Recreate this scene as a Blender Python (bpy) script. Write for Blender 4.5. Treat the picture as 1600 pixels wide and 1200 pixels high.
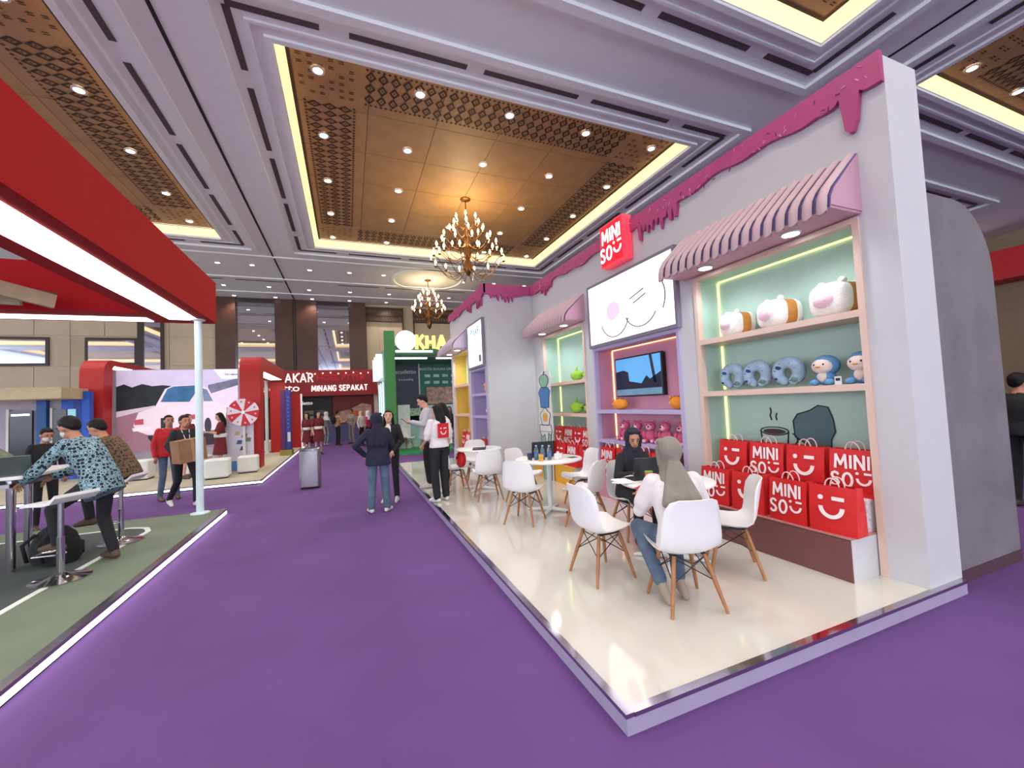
import bpy, math, random
import numpy as np
from mathutils import Vector, Matrix
random.seed(7)
PI = math.pi
for o in list(bpy.data.objects): bpy.data.objects.remove(o)
SC = bpy.context.scene
COL = SC.collection

# ------------------------------------------------------------------ camera
cam = bpy.data.cameras.new('camera'); cam.sensor_width = 36.0; cam.lens = 14.4
cam.clip_start = 0.05; cam.clip_end = 200
camo = bpy.data.objects.new('camera', cam); COL.objects.link(camo)
CR = Matrix(((0.92790486, 0.02599682, -0.37190958), (-0.36995991, -0.05905819, -0.9271687), (-0.04606774, 0.99791598, -0.0451826)))
camo.matrix_world = Matrix.Translation((0, 0, 1.65)) @ CR.to_4x4()
SC.camera = camo

# ------------------------------------------------------------------ world, exposure, hall downlights
w = bpy.data.worlds.new('hall_ambience'); SC.world = w; w.use_nodes = True
w.node_tree.nodes['Background'].inputs[0].default_value = (0.82, 0.88, 1.0, 1)
w.node_tree.nodes['Background'].inputs[1].default_value = 3.6
SC.view_settings.view_transform = 'Standard'; SC.view_settings.look = 'None'
SC.view_settings.exposure = 0.32; SC.view_settings.gamma = 1.0
SC.view_settings.use_curve_mapping = False
SPOT_W = 92.0          # one recessed ceiling downlight
AWN_W = 22.0            # one awning spotlight
def lamp(name, loc, energy, kind='SPOT', size=2.2, radius=.12, col=(1, .955, .90), rot=(0, 0, 0), parent=None, blend=.7):
    l = bpy.data.lights.new(name, kind); l.energy = energy; l.color = col
    if kind == 'SPOT': l.spot_size = size; l.spot_blend = blend
    l.shadow_soft_size = radius
    o = bpy.data.objects.new(name, l); COL.objects.link(o); o.location = loc; o.rotation_euler = rot
    if parent: o.parent = parent
    return o

# ------------------------------------------------------------------ materials
def lin(c): 
    c = c / 255.0
    return c / 12.92 if c <= .04045 else ((c + .055) / 1.055) ** 2.4
def RGB(r, g, b): return (lin(r), lin(g), lin(b), 1)
MATS = {}
def mat(name, rgb, rough=.55, metal=0, emit=0, var=.06, scale=6.0, bump=0, bscale=40, coat=0, trans=0, alpha=1, ior=None, sample=True, spec=None):
    if name in MATS: return MATS[name]
    m = bpy.data.materials.new(name); m.use_nodes = True
    nt = m.node_tree; b = nt.nodes['Principled BSDF']
    c = RGB(*rgb)
    tc = nt.nodes.new('ShaderNodeTexCoord')
    if var > 0:
        n = nt.nodes.new('ShaderNodeTexNoise'); n.inputs['Scale'].default_value = scale; n.inputs['Detail'].default_value = 4
        nt.links.new(tc.outputs['Object'], n.inputs['Vector'])
        r = nt.nodes.new('ShaderNodeValToRGB')
        r.color_ramp.elements[0].position = .3; r.color_ramp.elements[1].position = .7
        r.color_ramp.elements[0].color = tuple(max(0, x * (1 - var)) for x in c[:3]) + (1,)
        r.color_ramp.elements[1].color = tuple(min(1, x * (1 + var)) for x in c[:3]) + (1,)
        nt.links.new(n.outputs['Fac'], r.inputs['Fac']); nt.links.new(r.outputs['Color'], b.inputs['Base Color'])
    else: b.inputs['Base Color'].default_value = c
    b.inputs['Roughness'].default_value = rough; b.inputs['Metallic'].default_value = metal
    if spec is not None: b.inputs['Specular IOR Level'].default_value = spec
    if coat: b.inputs['Coat Weight'].default_value = coat; b.inputs['Coat Roughness'].default_value = .05
    if trans: b.inputs['Transmission Weight'].default_value = trans
    if ior: b.inputs['IOR'].default_value = ior
    if alpha < 1: b.inputs['Alpha'].default_value = alpha
    if emit: b.inputs['Emission Color'].default_value = c; b.inputs['Emission Strength'].default_value = emit
    if bump:
        n2 = nt.nodes.new('ShaderNodeTexNoise'); n2.inputs['Scale'].default_value = bscale; n2.inputs['Detail'].default_value = 5
        nt.links.new(tc.outputs['Object'], n2.inputs['Vector'])
        bp = nt.nodes.new('ShaderNodeBump'); bp.inputs['Strength'].default_value = bump; bp.inputs['Distance'].default_value = .02
        nt.links.new(n2.outputs['Fac'], bp.inputs['Height']); nt.links.new(bp.outputs['Normal'], b.inputs['Normal'])
    if emit and not sample: m.cycles.emission_sampling = 'NONE'
    MATS[name] = m
    return m
M_ = mat
def cloth(name, rgb, bump=.5, var=.15, bs=14): return mat(name, rgb, .85, var=var, scale=9, bump=bump, bscale=bs)

# ------------------------------------------------------------------ mesh builder
class MB:
    def __init__(s): s.v = []; s.f = []; s.m = []
    def add(s, vs, fs, mi=0):
        o = len(s.v); s.v += [tuple(p) for p in vs]; s.f += [tuple(i + o for i in f) for f in fs]; s.m += [mi] * len(fs); return s
    def box(s, x0, x1, y0, y1, z0, z1, mi=0):
        vs = [(x, y, z) for z in (z0, z1) for y in (y0, y1) for x in (x0, x1)]
        return s.add(vs, [(0, 2, 3, 1), (4, 5, 7, 6), (0, 1, 5, 4), (2, 6, 7, 3), (0, 4, 6, 2), (1, 3, 7, 5)], mi)
    def rbox(s, x0, x1, y0, y1, z0, z1, r, mi=0, n=3):
        # box with rounded vertical edges and softened top/bottom rims
        def ring(ins, z):
            out = []
            rr = max(r - ins, .001)
            for cx, cy, a0 in ((x1 - r, y1 - r, 0), (x0 + r, y1 - r, PI / 2), (x0 + r, y0 + r, PI), (x1 - r, y0 + r, 1.5 * PI)):
                for k in range(n + 1):
                    a = a0 + PI / 2 * k / n; out.append((cx + rr * math.cos(a), cy + rr * math.sin(a), z))
            return out
        e = min(r, (z1 - z0) * .3) * .6
        rings = [ring(e, z0), ring(0, z0 + e), ring(0, z1 - e), ring(e, z1)]
        return s.loft(rings, mi)
    def loft(s, rings, mi=0, closed=True, cap=True):
        n = len(rings[0]); vs = [p for r in rings for p in r]; fs = []
        for i in range(len(rings) - 1):
            for j in range(n if closed else n - 1):
                k = (j + 1) % n; fs.append((i * n + j, i * n + k, (i + 1) * n + k, (i + 1) * n + j))
        if cap and closed: fs.append(tuple(range(n - 1, -1, -1))); fs.append(tuple((len(rings) - 1) * n + j for j in range(n)))
        return s.add(vs, fs, mi)
    def prism(s, poly, d0, d1, axis='x', mi=0):
        # poly: list of 2-tuples; axis the extrusion axis
        def P(a, b, d): return {'x': (d, a, b), 'y': (a, d, b), 'z': (a, b, d)}[axis]
        n = len(poly); vs = [P(a, b, d0) for a, b in poly] + [P(a, b, d1) for a, b in poly]
        fs = [tuple(range(n)), tuple(range(2 * n - 1, n - 1, -1))] + [(i, i + n, (i + 1) % n + n, (i + 1) % n) for i in range(n)]
        return s.add(vs, fs, mi)
    def tube(s, pts, r, n=6, mi=0, cap=True):
        pts = [Vector(p) for p in pts]; rs = r if isinstance(r, (list, tuple)) else [r] * len(pts)
        t = (pts[1] - pts[0]).normalized(); u = t.orthogonal().normalized(); rings = []
        for i, p in enumerate(pts):
            tt = (pts[min(i + 1, len(pts) - 1)] - pts[max(i - 1, 0)]).normalized()
            u = (u - tt * u.dot(tt)).normalized(); v = tt.cross(u)
            rings.append([tuple(p + (u * math.cos(2 * PI * k / n) + v * math.sin(2 * PI * k / n)) * rs[i]) for k in range(n)])
        return s.loft(rings, mi, True, cap)
    def lathe(s, prof, c=(0, 0, 0), n=24, mi=0, cap=True):
        rings = [[(c[0] + r * math.cos(2 * PI * k / n), c[1] + r * math.sin(2 * PI * k / n), c[2] + z) for k in range(n)] for r, z in prof]
        return s.loft(rings, mi, True, cap)
    def sph(s, c, r, n=12, m=8, mi=0, R=None):
        r = (r, r, r) if not isinstance(r, (tuple, list)) else r; vs = []; fs = []
        for i in range(m + 1):
            a = PI * i / m
            for k in range(n):
                p = Vector((r[0] * math.sin(a) * math.cos(2 * PI * k / n), r[1] * math.sin(a) * math.sin(2 * PI * k / n), r[2] * math.cos(a)))
                if R: p = R @ p
                vs.append((c[0] + p[0], c[1] + p[1], c[2] + p[2]))
        for i in range(m):
            for k in range(n): 
                j = (k + 1) % n; fs.append((i * n + k, (i + 1) * n + k, (i + 1) * n + j, i * n + j))
        return s.add(vs, fs, mi)
    def mesh(s, name, mats, smooth=False):
        me = bpy.data.meshes.new(name); me.from_pydata(s.v, [], s.f)
        for m in (mats if isinstance(mats, (list, tuple)) else [mats]): me.materials.append(m)
        if any(s.m): me.polygons.foreach_set('material_index', s.m)
        me.validate(); fix_normals(me)
        if smooth: smooth_mesh(me, smooth)
        me.update(); return me
    def build(s, name, mats, parent=None, smooth=False):
        return obj(name, s.mesh(name, mats, smooth), parent)
import bmesh
def fix_normals(me):
    bm = bmesh.new(); bm.from_mesh(me); bmesh.ops.recalc_face_normals(bm, faces=bm.faces); bm.to_mesh(me); bm.free()
def smooth_mesh(me, ang=True):
    me.polygons.foreach_set('use_smooth', [True] * len(me.polygons))
    if ang is not True: me.set_sharp_from_angle(angle=math.radians(ang))
def obj(name, me, parent=None, loc=None, rot=None):
    o = bpy.data.objects.new(name, me); COL.objects.link(o)
    if parent: o.parent = parent
    if loc: o.location = loc
    if rot: o.rotation_euler = rot
    return o
def thing(name, label, cat, loc=(0, 0, 0), rz=0, group=None):
    o = bpy.data.objects.new(name, None); COL.objects.link(o); o.empty_display_size = .1
    o.location = loc; o.rotation_euler = (0, 0, rz); o['label'] = label; o['category'] = cat
    if group: o['group'] = group
    return o
def tag(o, label, cat, group=None):
    o['label'] = label; o['category'] = cat
    if group: o['group'] = group
    return o
def struct(o): o['kind'] = 'structure'; return o
KIDS = {}
def dup(root, loc, rz=None, label=None, group=None, parent=None):
    r = root.copy(); COL.objects.link(r); r.parent = parent
    if loc is not None: r.location = loc
    if rz is not None: r.rotation_euler = (0, 0, rz)
    if label: r['label'] = label
    if group: r['group'] = group
    if root.name not in KIDS: KIDS[root.name] = list(root.children)
    for ch in KIDS[root.name]: dup(ch, None, None, parent=r)
    return r
def face(fx, fy): return math.atan2(-fx, fy)

# text as flat mesh, laid in local XZ plane (x right, z up), thickness along -y
TXT = {}
def text_mesh(s, size, depth=.004, bold=0.0, m=None, align='CENTER', shear=0):
    cu = bpy.data.curves.new('lettering', 'FONT'); cu.body = s; cu.size = size; cu.align_x = align; cu.align_y = 'CENTER'
    cu.extrude = depth / 2; cu.offset = bold * size; cu.resolution_u = 3; cu.shear = shear
    t = bpy.data.objects.new('lettering', cu); COL.objects.link(t)
    dg = bpy.context.evaluated_depsgraph_get()
    me = bpy.data.meshes.new_from_object(t.evaluated_get(dg)); me.name = 'lettering'
    bpy.data.objects.remove(t); bpy.data.curves.remove(cu)
    me.transform(Matrix.Rotation(PI / 2, 4, 'X'))
    me.materials.clear()
    if m: me.materials.append(m)
    return me
def put_text(s, size, loc, rz, m, parent=None, depth=.004, bold=0, name='lettering', align='CENTER', shear=0, wscale=1):
    me = text_mesh(s, size, depth, bold, m, align, shear)
    o = obj(name, me, parent, loc, (0, 0, rz)); o.scale = (wscale, 1, 1); return o
# rz for text: 0 -> readable looking along +y;  -PI/2 -> on a wall facing -x (readable looking along +x)
RX = -PI / 2

# common materials
white = M_('white_paint', (212, 211, 210), .5, var=.02)
plast = M_('white_plastic', (226, 224, 224), .38, var=.02)
chrome = M_('chrome', (200, 200, 205), .12, 1, var=0)
steel = M_('brushed_steel', (165, 160, 165), .28, 1, var=.1, scale=30)
black = M_('black_plastic', (22, 22, 26), .45, var=.1)
dark = M_('dark_slot', (76, 70, 70), .7, var=.2, scale=30)
red = M_('red_paint', (196, 24, 30), .5, var=.03)
pink = M_('icing_pink', (172, 64, 114), .42, var=.05)
led = M_('led_white', (255, 252, 246), emit=5.5, var=0)
M_('bulb_disc', (255, 246, 230), emit=9, var=0, sample=False)

# ------------------------------------------------------------------ the hall: floor, ceiling, walls
cm = M_('purple_carpet', (98, 61, 124), .95, var=.10, scale=1.3, bump=.35, bscale=350)
fl = struct(MB().box(-30, 26, -18.5, 25.3, -.1, 0).build('floor', cm)); fl['label'] = 'purple carpet of the exhibition hall'

CZ, WZ, WALL_Y = 7.8, 8.05, 25.2
cw = M_('ceiling_white', (226, 232, 232), .8, var=.02)
wood = M_('ceiling_wood', (172, 136, 92), .55, var=.10, scale=2.0)
woodd = M_('ceiling_inlay', (62, 44, 28), .7, var=.15, scale=20)
cove = M_('cove_glow', (255, 220, 160), emit=.95, var=0)  # the riser surface itself emits, in place of a concealed LED strip's wash
cx_l, cy_l, HO = (-20.4, -8.45, 3.5, 15.5), (-12.4, -.2, 12.0), 4.5
XB = [-30.0] + [v for c in cx_l for v in (c - HO, c + HO)] + [26.0]
YB = [-18.5] + [v for c in cy_l for v in (c - HO - .08, c + HO + .08)] + [WALL_Y]
ceil = struct(MB().build('ceiling', cw) if False else bpy.data.objects.new('ceiling', None)); COL.objects.link(ceil)
cb = MB()
for i in range(len(XB) - 1):
    for j in range(len(YB) - 1):
        if i % 2 == 1 and j % 2 == 1: continue
        cb.box(XB[i], XB[i + 1], YB[j], YB[j + 1], CZ, CZ + .15)
cb.build('ceiling_board', cw, ceil)
# expansion joint and mouldings
jm = M_('joint_dark', (28, 26, 28), .8, var=0)
MB().box(-2.62, -2.56, -18.5, WALL_Y, CZ - .012, CZ + .001).build('expansion_joint', jm, ceil)
MB().box(9.55, 9.60, -18.5, WALL_Y, CZ - .012, CZ + .001).build('expansion_joint', jm, ceil)
def frame_mb(mb, hx, hy, wd, z0, z1, mi=0):
    for s in (-1, 1):
        mb.box(-hx - wd, hx + wd, *(sorted((s * hy, s * (hy + wd)))), z0, z1, mi)
        mb.box(*(sorted((s * hx, s * (hx + wd)))), -hy, hy, z0, z1, mi)
    return mb
HY = HO + .08
mould = frame_mb(frame_mb(frame_mb(MB(), HO + .02, HY + .02, .10, -.05, .001), HO + .30, HY + .30, .05, -.035, .001), HO + .78, HY + .78, .16, -.07, .001)
mould_me = mould.mesh('moulding', cw)
wood_mb = MB()
panel_me = MB().box(-.729, .729, -.729, .729, 0, .04).mesh('wood_panel', wood)
riser = MB()
a, b, c, d = HO, HY, HO - .13, HY - .13
def quadring(x0, y0, z0, x1, y1, z1):
    A = [(-x0, -y0, z0), (x0, -y0, z0), (x0, y0, z0), (-x0, y0, z0)]; B = [(-x1, -y1, z1), (x1, -y1, z1), (x1, y1, z1), (-x1, y1, z1)]
    return A + B, [(i, (i + 1) % 4, 4 + (i + 1) % 4, 4 + i) for i in range(4)]
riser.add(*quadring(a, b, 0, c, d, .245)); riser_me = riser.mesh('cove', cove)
rim_me = MB().add(*quadring(c + .001, d + .001, .235, c - .06, d - .06, .235)).mesh('panel_rim', woodd)
back_me = MB().box(-a, a, -b, b, .30, .36).mesh('coffer_top', cw)
# inlay pattern: diamond lattice border, joined
inl = MB()
def diamond(cx, cy, rx, ry, t=.044, z=.243):
    o = [(cx + rx, cy, z), (cx, cy + ry, z), (cx - rx, cy, z), (cx, cy - ry, z)]; k = 1 - t / min(rx, ry) * 1.1
    i = [(cx + rx * k, cy, z), (cx, cy + ry * k, z), (cx - rx * k, cy, z), (cx, cy - ry * k, z)]
    inl.add(o + i, [(n, (n + 1) % 4, 4 + (n + 1) % 4, 4 + n) for n in range(4)])
    q = .022; inl.add([(cx + q, cy, z), (cx, cy + q, z), (cx - q, cy, z), (cx, cy - q, z)], [(0, 1, 2, 3)])
LIM = 3.05
for s in (-1, 1):
    for row in range(3):
        n = 26
        for k in range(n):
            t = -LIM + (k + .5) * 2 * LIM / n; r = 3.40 + row * .30
            diamond(t, s * r, .105, .15); diamond(s * r, t, .15, .105)
    n = 60
    for k in range(n):
        t = -LIM + (k + .5) * 2 * LIM / n; q = .035
        for rr in (3.22, 4.17):
            for (px, py) in ((t, s * rr), (s * rr, t)):
                inl.add([(px + q, py, .243), (px, py + q, .243), (px - q, py, .243), (px, py - q, .243)], [(0, 1, 2, 3)])
    for s2 in (-1, 1):   # corner squares: short dashes
        for i in range(6):
            for j in range(6):
                if (i + j) % 3 == 2 and i != j: continue
                px, py = s * (3.28 + i * .18), s2 * (3.28 + j * .18)
                inl.add([(px - .045, py - .03, .243), (px + .045, py - .03, .243), (px + .045, py - .012, .243), (px - .045, py - .012, .243)], [(0, 1, 2, 3)])
                inl.add([(px - .045, py + .012, .243), (px + .045, py + .012, .243), (px + .045, py + .03, .243), (px - .045, py + .03, .243)], [(0, 1, 2, 3)])
inl_me = inl.mesh('inlay_pattern', woodd)
slot_l = MB().box(-1.0, 1.0, -.055, .055, -.008, .001).mesh('air_slot', dark)
slot_s = MB().box(-.64, .64, -.055, .055, -.008, .001).mesh('air_slot', dark)
NP = 6; SEEN = ((-8.45, 12.0), (3.5, 12.0), (3.5, -.2), (15.5, -.2), (15.5, 12.0)); field_me = MB().box(-4.41, 4.41, -4.41, 4.41, .25, .29).mesh('wood_field', wood)
for ix, cx in enumerate(cx_l):
    for iy, cy in enumerate(cy_l):
        L = (cx, cy, CZ)
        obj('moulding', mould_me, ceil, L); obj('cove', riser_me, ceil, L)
        obj('panel_rim', rim_me, ceil, L)
        o = obj('inlay_pattern', inl_me, ceil, L); o['kind'] = 'stuff'
        obj('coffer_top', back_me, ceil, L)
        if (cx, cy) not in SEEN: obj('wood_field', field_me, ceil, L)
        for i in range(NP if (cx, cy) in SEEN else 0):
            for j in range(NP):
                obj('wood_panel', panel_me, ceil, (cx - 3.675 + 1.47 * i, cy - 3.675 + 1.47 * j, CZ + .25))
        for s in (-1, 1):
            for k, t in enumerate((-4.42, -2.38, 0, 2.38, 4.42)):
                me = slot_s if abs(t) > 4 else slot_l
                t2 = t if abs(t) > 4 else t * .98
                obj('air_slot', me, ceil, (cx + t2, cy + s * (HY + .52), CZ)); 
                obj('air_slot', me, ceil, (cx + s * (HO + .56), cy + t2, CZ), (0, 0, PI / 2))
for y in (18.05, 21.0, 23.5):   # mouldings of the flat bays by the end wall
    MB().box(-30, 26, y, y + .12, CZ - .05, CZ + .001).build('moulding', cw, ceil)
for x in (-7.0, -4.6, -.3, 1.9, 4.2, 6.6):
    MB().box(x, x + 1.9, 21.5, 21.6, CZ - .008, CZ + .001).build('air_slot', dark, ceil)
# circular dome ring for the far chandelier
rg = MB(); n = 48
rg.loft([[(3.75 + r * math.cos(2 * PI * k / n), 19.75 + r * math.sin(2 * PI * k / n), CZ - dz) for k in range(n)] for r, dz in ((1.75, 0), (1.72, .05), (1.6, .05), (1.57, 0))], cap=False)
rg.build('dome_ring', cw, ceil, 40)

# recessed downlights
dl_label = 'small round recessed downlight shining in the coffered hall ceiling'
ring_me = MB().lathe([(.115, 0), (.12, -.02), (.085, -.02), (.08, 0)], n=16, cap=False).mesh('ring', white, 50)
disc_me = MB().lathe([(.0001, -.012), (.088, -.012)], n=16, cap=False).mesh('lens', MATS['bulb_disc'])
dl0 = thing('ceiling_downlight', dl_label, 'ceiling light', (0, 0, 0), 0, 'recessed ceiling downlights')
obj('ring', ring_me, dl0); obj('lens', disc_me, dl0)
dls = []; DL_LAB = []
OR5 = ('first', 'second', 'third', 'fourth', 'fifth')
GX = (-3.87, -1.97, 0, 1.97, 3.93); GY = (-3.9, -1.94, .08, 2.13, 4.1)
for i, gx in enumerate(GX):
    for j, gy in enumerate(GY):
        if (i, j) != (2, 2): dls.append((3.5 + gx, 12.02 + gy, WZ - .012)); DL_LAB.append('downlight of the big wooden coffer, %s column from left, %s row from the camera' % (OR5[i], OR5[j]))
for x in (-4.65, -6.6, -8.6):
    for k, y in enumerate((8.1, 10.05, 12.05, 14.1, 15.95)): dls.append((x, y, WZ - .012)); DL_LAB.append('downlight of the left wooden coffer, %s column from right, %s row from the camera' % (OR5[(-4.65, -6.6, -8.6).index(x)], OR5[k]))
for x in (12.0, 14.0):
    for k, y in enumerate((3.9, 2.0)): dls.append((x, y, WZ - .012)); DL_LAB.append('downlight of the right wooden coffer, %s column from left, %s row from its glowing edge' % (OR5[(12.0, 14.0).index(x)], OR5[k]))
for x, y in ((-4.72, 19.3), (-3.53, 19.3), (-5.3, 22.6), (-3.43, 22.5), (-5.3, 24.5), (-3.44, 24.5), (-1.41, 19.45), (.2, 19.45), (1.66, 19.45),
             (-1.69, 22.7), (.23, 22.7), (2.2, 22.7), (-1.69, 24.5), (.21, 24.5), (2.19, 24.5), (-10.1, 19.2), (-7.2, 19.2), (5.5, 19.7), (7.1, 19.6), (8.8, 19.6), (5.5, 22.8),
             (20.5, 9.0), (22.0, 9.0), (20.0, 11.0), (21.6, 11.0)):
    dls.append((x, y, CZ))
for i, p in enumerate(dls):
    lab = DL_LAB[i] if i < len(DL_LAB) else 'small round recessed downlight in the white ceiling bays by the far wall'
    if i == 0: dl0.location = p; dl0['label'] = lab
    else: dup(dl0, p, None, lab)
# their light (one lamp under each visible downlight of the near coffers, fewer further off)
for (x, y, z) in dls[:24]: lamp('downlight_or_fill_lamp', (x, y, z - .06), SPOT_W)
for (x, y, z) in dls[24:39:2]: lamp('downlight_or_fill_lamp', (x, y, z - .06), SPOT_W * 1.5)
for (x, y, z) in dls[43::2]: lamp('downlight_or_fill_lamp', (x, y, z - .06), SPOT_W * 1.2)
for x in (-.4, 1.5, 3.5, 5.4, 7.4):       # the coffer over and behind the camera
    for y in (-4.0, -2.0, 0, 2.0, 3.7): lamp('downlight_or_fill_lamp', (x, y, WZ - .07), SPOT_W)
for x in (-8.4, -1.0, 3.5, 8.0, 15.5):  # strong fill lamps added behind the camera for floor bounce and lost ambient
    for y in (-15.0, -12.0, -9.0): lamp('downlight_or_fill_lamp', (x, y, WZ - .07), SPOT_W * 4)
for x in (-14.5, -10.5):
    for y in (2.0, 8.0, 14.0): lamp('downlight_or_fill_lamp', (x, y, CZ - .07), SPOT_W * 3)
for x in (-4.6, -7.0):
    for y in (-3.0, 0, 3.0): lamp('downlight_or_fill_lamp', (x, y, WZ - .07), SPOT_W * 1.5)

# end wall
beige = M_('wall_beige', (186, 168, 138), .75, var=.05, scale=1.5)
beige2 = M_('wall_beige_panel', (196, 178, 148), .75, var=.05, scale=1.2)
brown = M_('wall_walnut', (74, 40, 24), .4, var=.22, scale=1.5)
brown_d = M_('wall_walnut_dark', (48, 26, 17), .45, var=.2, scale=2)
mirror = M_('wall_mirror', (225, 225, 230), .03, 1, var=0)
WY = WALL_Y
wb = struct(MB().box(-30, 26, WY, WY + .2, -.1, CZ + .15).build('wall_back', beige)); wb['label'] = 'far end wall of beige panels, walnut piers and tall mirrors'
def wpart(name, x0, x1, z0, z1, d, m): return MB().box(x0, x1, WY - d, WY, z0, z1).build(name, m, wb)
for i in range(9):                                   # beige wall panels left of the piers
    x0 = -16.9 + i * 1.24; wpart('wall_panel', x0 + .01, x0 + 1.225, 5.72, 7.75, .03, beige2); wpart('wall_panel', x0 + .01, x0 + 1.225, .1, 4.25, .03, beige2)
    if i not in (0, 1, 2, 4, 5): wpart('wall_panel', x0 + .01, x0 + 1.225, 4.27, 5.70, .03, beige2)
for x0, x1 in ((-15.6, -12.65), (-11.4, -9.45)):     # framed mirrors
    wpart('mirror_frame', x0, x1, 4.3, 5.62, .09, brown_d); wpart('mirror_pane', x0 + .12, x1 - .12, 4.42, 5.5, .095, mirror)
wpart('pier', -9.45, -9.22, .1, 7.7, .12, brown_d); wpart('mirror_pane', -9.22, -8.55, .1, 7.7, .05, mirror); wpart('pier', -8.55, -8.42, .1, 7.7, .12, brown_d)
for x0, x1 in ((-6.22, -5.35), (-3.55, -2.68), (-2.54, -1.5), (.15, 1.05)): wpart('pier', x0, x1, 0, CZ, .35, brown)
wpart('pier_groove', -2.66, -2.56, 0, CZ, .38, brown_d)
for x0, x1 in ((-5.35, -3.55), (-1.5, .15)):
    for k, (z0, z1) in enumerate(((0, 2.9), (2.92, 5.3), (5.32, 7.55))): wpart('mirror_pane', x0 + .01, x1 - .01, z0, z1, .06, mirror)
    wpart('mirror_head', x0, x1, 7.55, CZ, .3, brown_d)
lat = M_('lattice_bar', (66, 38, 26), .5, var=.15)
for x0, x1 in ((1.08, 3.15), (3.85, 6.2), (6.9, 9.2)):
    wpart('lattice_backing', x0, x1, 6.78, 7.62, .08, M_('lattice_tan', (150, 128, 104), .8))  # plain tan board behind the bars
    for z0, z1 in ((7.22, 7.58), (6.82, 7.16)):
        for zz in (z0, z1): wpart('lattice_rail', x0, x1, zz - .04, zz + .04, .2, lat)
        lb = MB(); n = 7; wdt = (x1 - x0) / n
        for k in range(n):
            xa = x0 + k * wdt
            for u, v in (((xa, z0), (xa + wdt / 2, z1)), ((xa + wdt / 2, z1), (xa + wdt, z0)), ((xa, z1), (xa + wdt / 2, z0)), ((xa + wdt / 2, z0), (xa + wdt, z1))):
                lb.tube([(u[0], WY - .14, u[1]), (v[0], WY - .14, v[1])], .03, 4)
        o = lb.build('lattice_bars', lat, wb); o['kind'] = 'stuff'
    wpart('panel_frame', x0 - .06, x0, .1, 7.65, .2, brown_d); wpart('panel_frame', x1, x1 + .06, .1, 7.65, .2, brown_d)
    for k in range(3):
        q = (x1 - x0) / 3; wpart('wall_panel', x0 + k * q + .01, x0 + (k + 1) * q - .01, .1, 6.75, .03, beige2)
wr = struct(MB().box(26, 26.2, -18.5, WY, -.1, CZ + .15).build('wall_right', M_('wall_tan', (150, 130, 105), .8))); wr['label'] = 'tan wall at the far right side of the hall'
# ------------------------------------------------------------------ the shop booth on the right
gloss = M_('gloss_white_floor', (206, 203, 193), .07, var=.015, scale=2, coat=.6)
fasc = M_('fascia_lilac', (158, 148, 174), .5, var=.03)
PX0, PX1, PY0, PY1, PZ = 1.22, 4.44, 1.74, 11.95, .10
bp = thing('booth_platform', 'low glossy white platform of the shop booth with lilac fascia', 'platform')
MB().box(PX0 + .03, PX1, PY0 + .03, PY1, .012, PZ).build('deck', gloss, bp)
MB().box(PX0, PX0 + .03, PY0, PY1, 0, PZ - .018).build('fascia', fasc, bp)
MB().box(PX0 + .03, PX1, PY0, PY0 + .03, 0, PZ - .018).build('fascia', fasc, bp)
tr = M_('edge_chrome', (190, 186, 196), .10, 1, var=0)
MB().box(PX0 - .004, PX0 + .045, PY0, PY1, PZ - .018, PZ + .004).build('edge_trim', tr, bp)
MB().box(PX0 + .045, PX1, PY0 - .004, PY0 + .045, PZ - .018, PZ + .004).build('edge_trim', tr, bp)

bw = M_('booth_white', (194, 193, 195), .6, var=.015)
lav = M_('lavender', (178, 166, 202), .6, var=.02)
sage = M_('sage', (178, 206, 192), .6, var=.02)
rose = M_('niche_rose', (206, 142, 164), .6, var=.02)
peach = M_('trim_peach', (214, 186, 170), .55, var=.04)
yel = M_('niche_yellow', (224, 190, 90), .6, var=.03)
led_y = M_('led_yellow', (255, 242, 150), emit=1.6, var=0)
led_o = M_('led_orange', (255, 206, 150), emit=1.8, var=0)
led_w = M_('led_warm', (255, 246, 214), emit=3.2, var=0)
WX, WB, WT = 4.02, 4.40, 4.28
W2 = 2.88
bwall = thing('booth_wall', 'white shop booth wall with coloured shelf niches and pink icing edge', 'booth')
def bpart(name, m, *b): return MB().box(*b).build(name, m, bwall)
for y0, y1 in ((1.78, 2.04), (3.80, 4.10), (6.10, 6.38), (8.08, 8.60)): bpart('pier', bw, WX, 4.44, y0, y1, PZ, WT)
bpart('header', bw, WX, 4.44, 2.04, 3.80, 3.06, WT); bpart('header', bw, WX, 4.44, 4.10, 6.10, 2.50, WT); bpart('header', bw, WX, 4.44, 6.38, 8.08, 3.04, WT)
bpart('back_board', bw, 4.44, 4.48, 1.78, 8.60, PZ, WT)
bpart('return_wall', bw, W2 + .40, WX, 8.55, 8.62, PZ, WT)
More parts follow.
